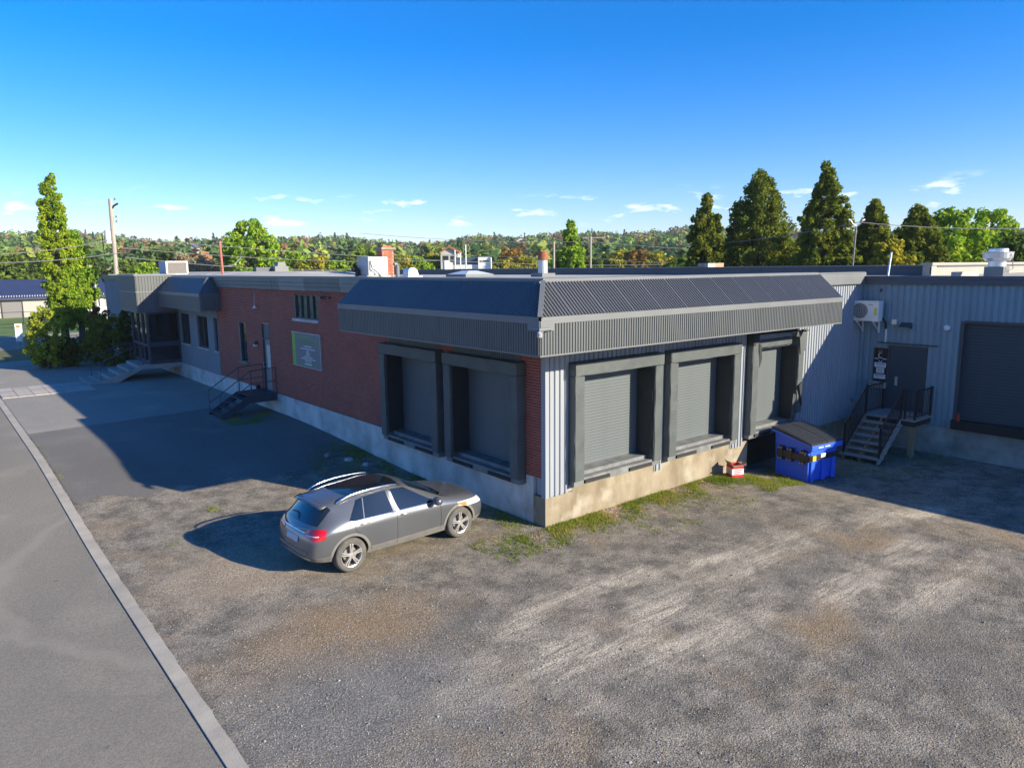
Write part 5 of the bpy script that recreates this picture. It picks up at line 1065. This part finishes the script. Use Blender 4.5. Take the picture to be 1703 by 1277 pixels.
# skirt of lower trees filling between
rngm = np.random.default_rng(55)
rndp = lambda t: math.sin(math.pi*min(1, .16+.80*t))**.55
tree('round_tree', 'large rounded yellow-green tree standing above the others behind the office roof', (*pos(417, 0, 120)[:2], 0), rndp, toph(368, 417, 120)+.5, 4.6, 3, 170, 9000, .55, LM_lime, 41, trunk_r=.35, cs=.2, jitter=.16)
tree('spire_tree', 'bright green spire-topped tree behind the flue pipe', (*pos(948, 0, 95)[:2], 0), lambda t: min(1, .6+1.5*t) if t < .3 else max(.06, 1-((t-.3)/.7)**.8*.93), toph(371, 948, 95)+.4, 3.3, 2, 170, 9000, .42, LM_lime, 42, trunk_r=.25, cs=.18, jitter=.18)
tmpl = []
for k, (lm, lb) in enumerate(((LM_mid, 'mid green leafy tree in the band behind the warehouse roof'), (LM_lime, 'bright yellow-green leafy tree in the band behind the warehouse roof'), (LM_dry, 'sparse greyish half-bare tree in the band behind the warehouse roof'), (LM_drk, 'dark green leafy tree in the band behind the warehouse roof'), (LM_org, 'orange autumn tree in the band behind the warehouse roof'), (LM_yel, 'yellow autumn tree in the band behind the warehouse roof'))):
    T = tree('leafy_tree', lb, (0, 0, 0), rndp, 10, 4.2, 1.2, 130, 4200, .62, lm, 60+k, lb.replace(' tree', ' trees').replace('in the band', 'in band'), trunk_r=.22, cs=.2, limbs=8, jitter=.2); tmpl.append(T)
spec = [(5, 150, 0, 418), (40, 170, 3, 425), (150, 150, 3, 425), (205, 140, 0, 430), (245, 130, 1, 432), (275, 150, 3, 418), (305, 135, 2, 425), (340, 130, 2, 428), (372, 140, 2, 430), (400, 150, 2, 425), (455, 120, 1, 425), (490, 125, 1, 420), (525, 120, 5, 423), (560, 120, 1, 428), (590, 130, 0, 420), (610, 150, 1, 412), (665, 120, 5, 420), (695, 125, 1, 424), (715, 130, 5, 426), (745, 170, 0, 424), (800, 200, 3, 425), (838, 130, 5, 430), (850, 140, 4, 410), (872, 130, 5, 426), (920, 130, 1, 432), (985, 140, 0, 428), (1005, 160, 3, 420), (1030, 150, 5, 418), (1058, 150, 4, 416), (1085, 150, 5, 420), (1108, 150, 5, 426), (1130, 120, 3, 424), (1215, 90, 1, 408), (1235, 80, 0, 412), (1315, 80, 0, 400), (1330, 78, 3, 395), (1410, 75, 1, 408), (1425, 90, 3, 392), (1500, 90, 0, 398), (1560, 90, 3, 398), (1620, 95, 0, 396), (1670, 100, 1, 398), (1140, 85, 0, 425), (1180, 95, 3, 408), (1280, 90, 3, 400), (-40, 160, 3, 420), (85, 160, 0, 420), (120, 140, 1, 428)]
used = set()
for px, dist, k, py in spec:
    o = tmpl[k] if k not in used else copy_tree(tmpl[k]); used.add(k)
    LMK = [(-999, 'beyond the navy-roofed building'), (60, 'behind the columnar maples'), (140, 'left of the transformer pole'), (190, 'right behind the transformer pole'), (262, 'behind the boxy rooftop unit'), (320, 'left of the red mast'), (360, 'right of the red mast'), (430, 'behind the grey box vent'), (510, 'between the box vent and the condenser'), (575, 'behind the condenser and chimney'), (655, 'behind the hood vent'), (730, 'around the white shop'), (825, 'between the skylight and the flue pipe'), (862, 'just behind the flue pipe'), (910, 'beside the plain pole'), (975, 'beside the cross-arm pole'), (1020, 'around the tan shed'), (1070, 'right of the tan shed'), (1120, 'at the foot of the smallest conical tree'), (1195, 'between the two widest-spaced conical trees'), (1255, 'at the foot of the wide conical tree'), (1300, 'left of the tallest conical tree'), (1400, 'behind the forked street lamp'), (1480, 'behind the thin steel post'), (1545, 'behind the last conical tree'), (1600, 'behind the exhaust fan'), (1660, 'right of the exhaust fan')]
    KN = ['mid green leafy tree', 'bright yellow-green leafy tree', 'sparse greyish half-bare tree', 'dark green leafy tree', 'orange-brown autumn tree', 'yellow autumn tree'][k]
    o['label'] = KN+' '+[t_ for p_, t_ in LMK if px >= p_][-1]; o['group'] = 'trees in the band behind the warehouse roof'
    x, y, _ = pos(px, 0, dist); h = toph(py, px, dist)+rngm.uniform(-.4, .5); s_ = h/10; o.location = (x, y, 0); wsc = s_*rngm.uniform(.85, 1.15)*1.1; o.scale = (wsc, wsc, s_); o.rotation_euler = (0, 0, rngm.uniform(0, 6.28))
# hill and its forest
def skyline(a):
    px = 851.5+F*np.tan(YAW-a); return np.interp(px, [-600, 0, 200, 380, 560, 680, 740, 800, 860, 930, 1000, 1100, 1140, 1300, 1703, 2400], [392, 392, 395, 397, 396, 401, 403, 394, 398, 390, 389, 389, 388, 393, 400, 400])
def hillz(x, y):
    dx, dy = np.asarray(x)-CAM.x, np.asarray(y)-CAM.y; d = np.hypot(dx, dy); a = np.arctan2(dy, dx)
    a = np.clip(a, YAW-.95, YAW+.95); top = (446-skyline(a))/F*800+5.9-15
    return np.where(d > 0, -1.0+(top+1)*smooth01(150, 800, d)**1.1*(1+.06*np.sin(a*23)+.04*np.sin(a*41+d*.01)), 0)
def forest():
    rng = np.random.default_rng(99)
    A = np.linspace(YAW-1.25, YAW+1.25, 90); D = np.array([120, 150, 190, 250, 320, 400, 500, 600, 700, 800, 950, 1300]); AA, DD = np.meshgrid(A, D); X = CAM.x+DD*np.cos(AA); Y = CAM.y+DD*np.sin(AA); Z = hillz(X, Y); Z[-1] -= 25
    Z[0] = -1.5; Vh = np.stack([X, Y, Z], -1).reshape(-1, 3); n = 90
    me = bpy.data.meshes.new('hill'); me.from_pydata(Vh.tolist(), [], [(r*n+i, r*n+i+1, (r+1)*n+i+1, (r+1)*n+i) for r in range(len(D)-1) for i in range(n-1)]); me.shade_smooth()
    struct(link('hill', me, mat('hill_ground', (.05, .065, .025), (.07, .07, .035), rough=1, scale=.05)))
    cols = np.array([(.030, .055, .016), (.045, .075, .018), (.065, .10, .020), (.020, .038, .014), (.10, .12, .022), (.105, .055, .025), (.095, .07, .035), (.15, .12, .025), (.035, .06, .02), (.085, .075, .045)])
    pr = np.array([.16, .18, .17, .08, .10, .08, .09, .03, .07, .05])
    allV = []; allC = []
    N_ = 3400
    a = rng.uniform(YAW-.80, YAW+.80, N_); d = np.sqrt(rng.uniform(165**2, 830**2, N_)); x = CAM.x+d*np.cos(a); y = CAM.y+d*np.sin(a); z = hillz(x, y)
    H_ = rng.uniform(8, 13.5, N_); R_ = rng.uniform(3.4, 6.0, N_); ci = rng.choice(len(cols), N_, p=pr/pr.sum()); con = (rng.uniform(size=N_) < .06); ci[con] = 3
    for i in range(N_):
        m_ = 150 if d[i] < 450 else 95
        u = rng.normal(size=(m_, 3)); u /= np.linalg.norm(u, axis=1, keepdims=True); u[:, 2] = np.abs(u[:, 2])*1.0-.25*rng.uniform(size=m_)
        lump = 1+.18*np.sin(u[:, 0]*6+i)+.15*np.sin(u[:, 1]*7+i*2.1)
        if con[i]: t = rng.uniform(0, 1, m_); an = rng.uniform(0, 6.28, m_); rr = (1-t)*R_[i]*.62; C = np.stack([rr*np.cos(an), rr*np.sin(an), t*H_[i]*1.2], 1)
        else: C = u*np.array([R_[i], R_[i], H_[i]*.5])*lump[:, None]+np.array([0, 0, H_[i]*.5])
        allV.append(quads(C+np.array([x[i], y[i], z[i]]), (R_[i]*.42)*rng.uniform(.7, 1.3, m_), u*1.0+rng.normal(size=(m_, 3))*.45, rng, .85))
        tint = cols[ci[i]]*rng.uniform(2.3, 3.5)+np.array([.012, .014, .014]); allC.append(np.repeat(np.append(tint, 1)[None], m_*4, 0))  # small pale offset paints distance haze into the crown colours
    V = np.concatenate(allV); me = leafmesh('hillside_forest', V); at = me.attributes.new('tint', 'FLOAT_COLOR', 'POINT'); at.data.foreach_set('color', np.concatenate(allC).astype(np.float32).ravel())
    o = link('hillside_forest', me, attrmat('forest_leaves')); o['kind'] = 'stuff'; o['label'] = 'mixed autumn forest covering the far hillside'; o['category'] = 'forest'
forest()
# weeds and grass along the foundation
def weeds():
    rng = np.random.default_rng(5); C = []
    def strip(n, fx, fy, dens=1):
        for _ in range(n):
            x, y = fx(), fy(); 
            if (math.sin(x*2.3+y*1.7)+math.sin(x*5.1-y*3.3)+rng.normal()*.8) < -.2: continue
            C.append((x, y))
    U = rng.uniform
    strip(6500, lambda: U(-1.0, 6.6), lambda: -abs(rng.normal()*.42)-.04); strip(700, lambda: U(-2.0, .3), lambda: U(-1.1, .3)); strip(2600, lambda: U(6.2, 8.7), lambda: U(-1.9, -.4)); strip(420, lambda: U(1.5, 5.5), lambda: U(-2.2, -.8))
    strip(2600, lambda: -abs(rng.normal()*.5)-.05, lambda: U(.2, 10)); strip(900, lambda: U(-2.2, -.1), lambda: U(6.5, 9.3)); strip(1300, lambda: U(-2.3, -.3), lambda: U(14.2, 16)); strip(1200, lambda: U(9.5, 14.4), lambda: U(-3.6, -.3)); strip(60, lambda: U(-8.12, -8.0), lambda: U(10, 17))
    for cx, cy in ((-5.45, 6.2), (-6.9, 4.6), (-6.3, 11.3)): strip(70, lambda: cx+rng.normal()*.10, lambda: cy+rng.normal()*.10)
    C = np.array([c for c in C if not (c[0] > -.0 and c[1] > .0)]); n = len(C); z = g(C[:, 0], C[:, 1])
    k = 5; X_ = np.repeat(C[:, 0], k)+rng.normal(size=n*k)*.035; Y_ = np.repeat(C[:, 1], k)+rng.normal(size=n*k)*.035; ok = ~((X_ > -.03) & (Y_ > -.03)); X_, Y_ = X_[ok], Y_[ok]; m = len(X_)
    h = rng.uniform(.02, .06, m)*np.where(rng.uniform(size=m) > .93, 1.9, 1); Z_ = g(X_, Y_)-.004; wd = rng.uniform(.005, .013, m); th = rng.uniform(0, 6.28, m); ax = np.stack([np.cos(th), np.sin(th), 0*th], 1)*wd[:, None]; B = np.stack([X_, Y_, Z_], 1); ln = rng.normal(size=(m, 3))*.55; ln[:, 2] = 1; tip = B+ln*h[:, None]; mid = B+ln*h[:, None]*.55
    V1 = np.stack([B-ax*.5, B+ax*.5, mid+ax*.6, tip], 1).reshape(-1, 3); mm = n//2; P2 = np.stack([C[:mm, 0], C[:mm, 1], g(C[:mm, 0], C[:mm, 1])+.012], 1); V2 = quads(P2, rng.uniform(.02, .045, mm), rng.normal(size=(mm, 3))*.5+np.array([0, 0, 1]), rng, .6)
    me = leafmesh('weeds', np.concatenate([V1, V2])); o = link('weeds', me, leafmat('weed_leaf', [(.05, .085, .014), (.09, .145, .018), (.15, .18, .03), (.24, .18, .08)])); o['kind'] = 'stuff'; o['label'] = 'low weeds and grass along the foundation'; o['category'] = 'weeds'
    # leaf litter / dry scraps near the wall
    m = 1600; x = rng.uniform(-.8, 8, m); y = -abs(rng.normal(size=m)*.35)-.03; P = np.stack([x, y, g(x, y)+.006], 1); V = quads(P, rng.uniform(.02, .05, m), rng.normal(size=(m, 3))*.25+np.array([0, 0, 1]), rng, .6)
    o = link('leaf_litter', leafmesh('leaf_litter', V), leafmat('litter', [(.22, .12, .06), (.32, .19, .10), (.40, .27, .16), (.25, .2, .1)], .1)); o['kind'] = 'stuff'; o['label'] = 'dry brown leaf litter at the wall foot'; o['category'] = 'leaves'
weeds()
def gravel():
    rng = np.random.default_rng(12); n = 42000
    base = np.array([(1, 0, 0), (-1, 0, 0), (0, 1, 0), (0, -1, 0), (0, 0, .7), (0, 0, -.5)]); fc = [(0, 2, 4), (2, 1, 4), (1, 3, 4), (3, 0, 4)]
    a = rng.uniform(YAW-.75, YAW+.72, n); d = 5.5+rng.uniform(0, 1, n)**1.3*17; x = CAM.x+d*np.cos(a); y = CAM.y+d*np.sin(a)
    ok = (x > -8.0) & ~((x > -.1) & (y > -.05)) & (y < 8.5) & ~((x > -5.5) & (x < -1) & (y > .5) & (y < 2.6)) & (np.hypot(x+6.4, y+3.6) < 3.0+13*rng.uniform(size=n)**1.6); x, y = x[ok], y[ok]; n = len(x)
    s = rng.uniform(.005, .015, n)*np.where(rng.uniform(size=n) > .985, 2.0, 1); th = rng.uniform(0, 6.28, n); V = np.repeat(base[None], n, 0)*rng.uniform(.6, 1.2, (n, 6, 3)); cx, sx = np.cos(th)[:, None], np.sin(th)[:, None]
    V = np.stack([V[..., 0]*cx-V[..., 1]*sx, V[..., 0]*sx+V[..., 1]*cx, V[..., 2]], -1)*s[:, None, None]; V[..., 0] += x[:, None]; V[..., 1] += y[:, None]; V[..., 2] += (g(x, y)+s*.25)[:, None]
    F_ = (np.arange(n)[:, None, None]*6+np.array(fc)[None]).reshape(-1, 3); me = bpy.data.meshes.new('gravel'); me.from_pydata(V.reshape(-1, 3).tolist(), [], F_.tolist())
    o = link('gravel', me, mat('gravel_stone', (.20, .19, .175), (.30, .285, .255), rough=.9, scale=8, island=.55)); o['kind'] = 'stuff'; o['label'] = 'loose crushed stones scattered over the yard'; o['category'] = 'gravel'
gravel()
for k, (x, y, s_) in enumerate(((-1.25, 8.6, .16), (-.95, 7.9, .13), (-.75, 7.2, .10))):
    bm = bmesh.new(); bmesh.ops.create_icosphere(bm, subdivisions=2, radius=s_)
    for v in bm.verts: v.co *= 1+random.uniform(-.16, .16); v.co.z *= .62
    me = bpy.data.meshes.new('rock'); bm.to_mesh(me); bm.free(); o = link('rock', me, CONCG if k else STEEL, None, (x, y, gz(x, y)+s_*.3)); tag(o, ['dark rounded rock in the weeds below the dock doors', 'pale grey rock in the weeds below the dock doors', 'smallest pale rock by the wall below the dock doors'][k], 'rock')

# ------------------------------------------------------------------ poles, wires, far buildings
T_AX = [None]
def on_pole(z):
    a, b_ = T_AX[0]; return a.lerp(b_, (z-a.z)/(b_.z-a.z))
def pole(name, label, loc, top, r0, r1, extra=None, m=WOODP):
    T = thing(name, label, 'utility pole', loc); l = Vector(loc); T_AX[0] = (l, Vector(top)); build(MB().tube([l+Vector((0, 0, -.3)), Vector(top)], [r0, r1], 10), 'shaft', m, T)
    if extra: extra(T, Vector(top)); 
    return T
def far():
    d1 = 64; xb, yb, _ = pos(193, 0, d1, 450); xt, yt, _ = pos(183, 0, d1, 331); zt = toph(331, 183, d1)
    kk = (toph(450, 193, d1)-G0)/(zt-toph(450, 193, d1)); xg, yg = xb+(xb-xt)*kk, yb+(yb-yt)*kk
    def ex(T, t):
        rdir = Vector((rt.x, rt.y, 0)); q = MB().lathe([(.05, 0), (.27, .03), (.27, .95), (.2, 1.05)], on_pole(t.z-2.9)+rdir*(-.36)+Vector((0, 0, -.45)), 14); build(q, 'transformer', WHITE, T)
        build(MB().tube([on_pole(t.z-2.3)+rdir*-.55, on_pole(t.z-2.6)+rdir*-.85, on_pole(t.z-4.8)+rdir*-.75], .04, 6), 'cable', BLACKM, T); q = MB(); q.tube([t+Vector((0,0,-.8)), t+rdir*.25+Vector((0,0,-.5)), t+rdir*.55+Vector((0,0,-.35))], .07, 6); build(q, 'bracket', BLACKM, T)
        q = MB()
        for dz in (-.1, -1.4, -1.75, -5.2): build(MB().lathe([(.03, 0), (.07, .05), (.07, .12), (.03, .18)], on_pole(t.z+dz)+rdir*(.35 if dz > -2 else .15), 8), 'insulator', STEEL, T)
    pole('utility_pole', 'leaning weathered utility pole with a white transformer behind the office', (xg, yg, G0), (xt, yt, zt), .19, .14, ex)
    xb, yb, _ = pos(156, 0, 78, 520); xt, yt, _ = pos(149, 0, 78, 441)
    def ex2(T, t): build(MB().box(t.x+.15, t.x+.42, t.y-.1, t.y+.15, t.z-1.5, t.z-.9).tube([t+Vector((.3, 0, -1.5)), t+Vector((.35, 0, -5))], .06, 6), 'meter_box', WHITE, T)
    pole('service_pole', 'short wooden service pole with white meter box in front of the navy-roofed building', (xb, yb, G0), (xt, yt, toph(441, 149, 78)), .15, .13, ex2)
    def ex3(T, t):
        r_ = Vector((rt.x, rt.y, 0))
        for s in (-1, 1): build(MB().tube([t, t+r_*s*.22+Vector((0,0,.16)), t+r_*s*.36+Vector((0,0,.36))], .035, 6), 'lamp_arm', GALV, T)
        for s in (-1, 1): build(MB().tube([t+r_*s*.34+Vector((0,0,.36)), t+r_*s*.5+Vector((0,0,.42))], .06, 6), 'lamp_head', WHITE, T)
    x, y, _ = pos(1417, 0, 50); xt, yt, _ = pos(1424, 0, 50, 377); T = pole('street_lamp', 'forked grey street lamp pole between the dark conical trees', (x-.3, y, 0), (xt, yt, toph(377, 1424, 50)), .065, .05, ex3, STEEL); T['category'] = 'street lamp'
    x, y, _ = pos(921, 0, 70); pole('plain_pole', 'plain pale wooden pole left of the spire-topped tree', (x, y, 0), (x, y, toph(402, 921, 70)), .12, .11)
    def ex4(T, t):
        r_ = Vector((rt.x, rt.y, 0)); build(MB().bar(t-r_*1.0+Vector((0,0,-.2)), t+r_*1.9+Vector((0,0,-.2)), .12), 'cross_arm', WOODP, T)
    x, y, _ = pos(982, 0, 95); pole('cross_arm_pole', 'distant utility pole with cross arm right of the spire-topped tree', (x, y, 0), (x, y, toph(393, 983, 95)), .16, .13, ex4)
    for px, py in ((757, 420), (766, 424), (775, 412)):
        x, y, _ = pos(px, 0, 96); pole('slim_pole', 'slim white pole in front of the far white shop building', (x, y, 0), (x, y, toph(py, px, 110)), .1, .08, None, WHITE)['group'] = 'slim white poles'
    # overhead wires
    def wire(pa, pb, da, db, label, sag=.5, r=.022):
        a = Vector((*pos(pa[0], 0, da)[:2], toph(pa[1], pa[0], da))); b_ = Vector((*pos(pb[0], 0, db)[:2], toph(pb[1], pb[0], db))); pts = [a.lerp(b_, t)-Vector((0,0,sag*4*t*(1-t))) for t in np.linspace(0, 1, 13)]
        o = build(MB().tube(pts, r, 4), 'overhead_wire', WIRE); rebase(o, a); tag(o, label, 'wire', 'overhead wires')
    for k, (a_, b_, da, db, sg_, lb) in enumerate((((192, 395), (1110, 440), 64, 120, .8, 'long power line from the transformer pole past the flue pipe'), ((192, 398), (-200, 420), 64, 60, .6, 'power line from the transformer pole to beyond the maples'), ((200, 412), (760, 432), 64, 100, .6, 'cable from below the transformer toward the white shop'), ((210, 428), (620, 446), 64, 90, .5, 'lowest cable from the transformer pole toward the condenser'), ((205, 420), (-200, 430), 64, 60, .5, 'lower cable passing behind the columnar maples'),
      ((600, 388), (983, 402), 90, 95, .4, 'high power line running above the white shop to the cross-arm pole'), ((983, 402), (1420, 418), 95, 130, .6, 'power line leaving the cross-arm pole toward the conical trees'), ((430, 400), (983, 428), 100, 95, .6, 'lower line from the round tree to the cross-arm pole'), ((983, 428), (1150, 436), 95, 100, .3, 'low line from the cross-arm pole to the smallest conical tree'), ((1424, 370), (1100, 408), 50, 70, .4, 'wire from the forked street lamp across the tallest conical trees'), ((1424, 370), (1800, 375), 50, 60, .3, 'wire from the forked street lamp past the feathery trees'))): wire(a_, b_, da, db, lb, sg_)
    # navy-roofed building beyond the cross street
    yw = 96.5; T = thing('navy_roof_building', 'long low beige building with a navy metal roof across the street', 'building', (0, yw, .37)); zg = .37
    BG = mat('beige_wall', (.40, .37, .34), (.35, .33, .30), rough=.8, scale=.5); NV = mat('navy_roof', (.035, .045, .10), (.03, .038, .085), rough=.45, scale=.8)
    def w2(px): c = pos(px, 0, 100); a = YAW-math.atan((px-851.5)/F); t = (yw-CAM.y)/math.sin(a); return CAM.x+t*math.cos(a)
    xl, xr = w2(-120), w2(186)
    build(MB().box(xl, xr, yw, yw+12, 0, 2.75), 'wall', BG, T); rf = build(MB().prism([(-.6, 2.62), (-.6, 2.78), (6, 5.0), (12.6, 2.78), (12.6, 2.62)], lambda p: (xl-.5, yw+p[0], p[1]), lambda p: (xr+.4, yw+p[0], p[1])), 'roof', NV, T)
    q = MB(); n = 70
    for i in range(n): x = xl+(xr-xl)*i/n; q.box(x, x+.09, yw-.1, yw, 2.96, 3.12)
    build(q, 'snow_guard', GALV, rf)
    for p0, p1 in ((9, 42), (139, 170), (-60, -30)):
        d_ = build(MB().box(w2(p0), w2(p1), yw-.06, yw, zg, 2.35), 'garage_door', mat('garage_grey', (.16, .155, .16), rough=.6) if p0 == 9 else bpy.data.materials['garage_grey'], T); build(MB().box(w2(p0)-.12, w2(p0), yw-.1, yw, zg, 2.45).box(w2(p1), w2(p1)+.12, yw-.1, yw, zg, 2.45).box(w2(p0), w2(p1), yw-.1, yw, 2.35, 2.45), 'door_frame', BLACKM, d_)
    build(MB().box(w2(128), w2(178), yw-.04, yw, zg, 2.7), 'white_panel', WHITE, T)
    # white trailer with lettering
    yt_ = 84.0; T = thing('box_trailer', 'white box trailer with large dark letters parked behind the maples', 'trailer', (6, yt_, .37))
    def w3(px): a = YAW-math.atan((px-851.5)/F); t = (yt_-CAM.y)/math.sin(a); return CAM.x+t*math.cos(a)
    x0, x1 = w3(108), w3(186); build(MB().box(x0, x1, yt_, yt_+2, -.1+.5, 1.9), 'body', WHITE, T); build(MB().box(x0+.3, x1-.3, yt_+.1, yt_+1.9, .3, .42), 'chassis', BLACKM, T)
    text('HA', 1.0, BLK, T, Matrix.Translation((w3(140), yt_-.012, 1.30)) @ Matrix(((1,0,0,0),(0,0,-1,0),(0,1,0,0),(0,0,0,1))), ext=.01, spacing=1.15)
    q = MB(); r_ = random.Random(2); x = w3(128)
    while x < w3(160): w_ = r_.uniform(.08, .3); q.box(x, x+w_, yt_-.012, yt_, .68, .76); x += w_+.09
    build(q, 'lettering', BLK, T)
    # chain fence on the far lawn
    T = thing('lawn_fence', 'dark chain-link fence along the far lawn in front of the beige building', 'fence', (-6, 83, .37)); yf = 82.5
    xa, xb_ = -19, 3.2; q = MB()
    for i in range(10): x = xa+(xb_-xa)*i/9; build(MB().tube([(x, yf, .3), (x, yf, 1.75)], .05, 6), 'post', BLACKM, T)
    for z in (.45, 1.70): q.tube([(xa, yf, z), (xb_, yf, z)], .025, 4)
    build(q, 'rail', BLACKM, T)
    # street sign board at the lawn edge and guy wire
    x, y = -5.15, 52.3; T = thing('road_sign', 'small two-post white notice board at the lawn edge', 'sign', (x, y, G0)); build(MB().box(x-.02, x+.42, y-.03, y+.03, .9, 2.2), 'board', WHITE, T); build(MB().tube([(x+.05, y, .3), (x+.05, y, 1)], .04, 6).tube([(x+.36, y, .3), (x+.36, y, 1)], .04, 6), 'post', WOODP, T); build(MB().box(x+.05, x+.3, y-.036, y-.031, 1.9, 2.08), 'mark', ORA, T)
    fix('guy_wire_guard', MB().tube([(-8.2, 58.5, .35), (-5.2, 62.5, 3.4)], .035, 6), mat('guy_yellow', (.55, .48, .25), rough=.6), 'slanting pale guy wire with yellow guard over the far lawn', 'guy wire', (-8.2, 58.5, .35))
    # white shop far behind the roof
    x, y, _ = pos(776, 0, 100); T = thing('white_shop', 'far white flat-roofed shop with dark upper storey and black lettering', 'building', (x, y, 0)); R_ = Vector((rt.x, rt.y, 0)); K = Vector((fw.x, fw.y, 0)).normalized(); P0 = Vector((x, y, 0))
    def pb(a0, a1, b0, b1, z0, z1, nm, m): 
        vs_ = [P0+R_*a+K*b_+Vector((0,0,z)) for z in (z0, z1) for a, b_ in ((a0, b0), (a1, b0), (a1, b1), (a0, b1))]; return build(MB().add(vs_, [(0,3,2,1), (4,5,6,7), (0,1,5,4), (1,2,6,5), (2,3,7,6), (3,0,4,7)]), nm, m, T)
    zt = toph(428, 776, 100); pb(-1.6, 1.6, 0, 5, 0, zt-1.0, 'wall', WHITE); pb(-1.85, 1.6, .3, 5, zt-1.0, zt, 'upper_wall', mat('slate_blue', (.06, .09, .13), rough=.5)); pb(1.6, 3.3, -.4, 5, 0, zt, 'sign_wall', WHITE)
    text('KUBBIN', .36, BLK, T, Matrix.Translation(P0+R_*2.45-K*.42+Vector((0,0,zt-.55))) @ Matrix(((R_.x, 0, -K.x, 0), (R_.y, 0, -K.y, 0), (0, 1, 0, 0), (0,0,0,1))), ext=.01)
    # houses on the hillside
    HW = [mat('house_white', (.50, .49, .46), rough=.8), mat('house_tan', (.45, .36, .26), rough=.8)]; RD = [mat('roof_red', (.35, .11, .07), rough=.8), mat('roof_slate', (.10, .11, .13), rough=.7)]
    for i, (px, py, dist, w_, lb) in enumerate(((748, 412, 125, 3.0, 'house with a red roof and pale gable below the hill'), (905, 425, 230, 8, 'white house behind the flue pipe'), (912, 432, 200, 6, 'small grey-roofed house just behind the flue pipe'), (1050, 436, 170, 6, 'tan flat-fronted shed among the yellow trees'), (316, 405, 420, 8, 'white house high on the hill behind the utility pole'), (868, 395, 560, 8, 'pale house near the hilltop'), (1135, 402, 430, 9, 'low grey house on the right of the hill'))):
        x, y, _ = pos(px, 0, dist); z1 = toph(py, px, dist); z0 = min(z1-4, float(hillz(x, y))); T = thing('hillside_house', lb, 'house', (x, y, z0)); P0 = Vector((x, y, 0))
        def pv(a, b_, z): return P0+R_*a+K*b_+Vector((0,0,z))
        h = w_*.28
        build(MB().prism([(-w_/2, z0-1), (w_/2, z0-1), (w_/2, z1-h), (0, z1), (-w_/2, z1-h)], lambda p: pv(p[0], 0, p[1]), lambda p: pv(p[0], 7, p[1])), 'wall', HW[1 if i == 3 else 0], T)
        q = MB()
        for s in (-1, 1): q.prism([(s*w_/2*1.1, z1-h*1.1), (0, z1), (0, z1+.25), (s*w_/2*1.1, z1-h*1.1+.25)], lambda p: pv(p[0], -.4, p[1]), lambda p: pv(p[0], 7.4, p[1]))
        build(q, 'roof', RD[0 if i == 0 else 1], T)
        for a in (-w_*.22, w_*.22): build(MB().add([pv(a-.5, -.03, z1-h-1.6), pv(a+.5, -.03, z1-h-1.6), pv(a+.5, -.03, z1-h-.5), pv(a-.5, -.03, z1-h-.5), pv(a-.5, .05, z1-h-1.6), pv(a+.5, .05, z1-h-1.6), pv(a+.5, .05, z1-h-.5), pv(a-.5, .05, z1-h-.5)], [(0,1,2,3), (4,7,6,5), (0,4,5,1), (1,5,6,2), (2,6,7,3), (3,7,4,0)]), 'window', GLASS, T)
far()

# ------------------------------------------------------------------ haze
hz = MB().box(-700, 1150, -300, 1400, -2.5, 75); ho = build(hz, 'haze', None); ho['kind'] = 'stuff'; ho['label'] = 'thin pale air haze over the valley'; ho['category'] = 'haze'
hm = bpy.data.materials.new('haze'); hm.use_nodes = True; ht = hm.node_tree; ht.nodes.clear(); hout = N(ht, 'ShaderNodeOutputMaterial'); pv_ = N(ht, 'ShaderNodeVolumePrincipled'); pv_.inputs['Density'].default_value = .00017; pv_.inputs['Color'].default_value = (.86, .92, 1, 1); pv_.inputs['Anisotropy'].default_value = .0
ht.links.new(pv_.outputs[0], hout.inputs['Volume']); ho.data.materials.append(hm)

for o in bpy.data.objects:
    if o.name.split('.')[0] in ('lettering', 'sticker', 'bolt', 'snow_guard', 'grille_ring', 'louvre', 'emblem'): o['kind'] = 'stuff'
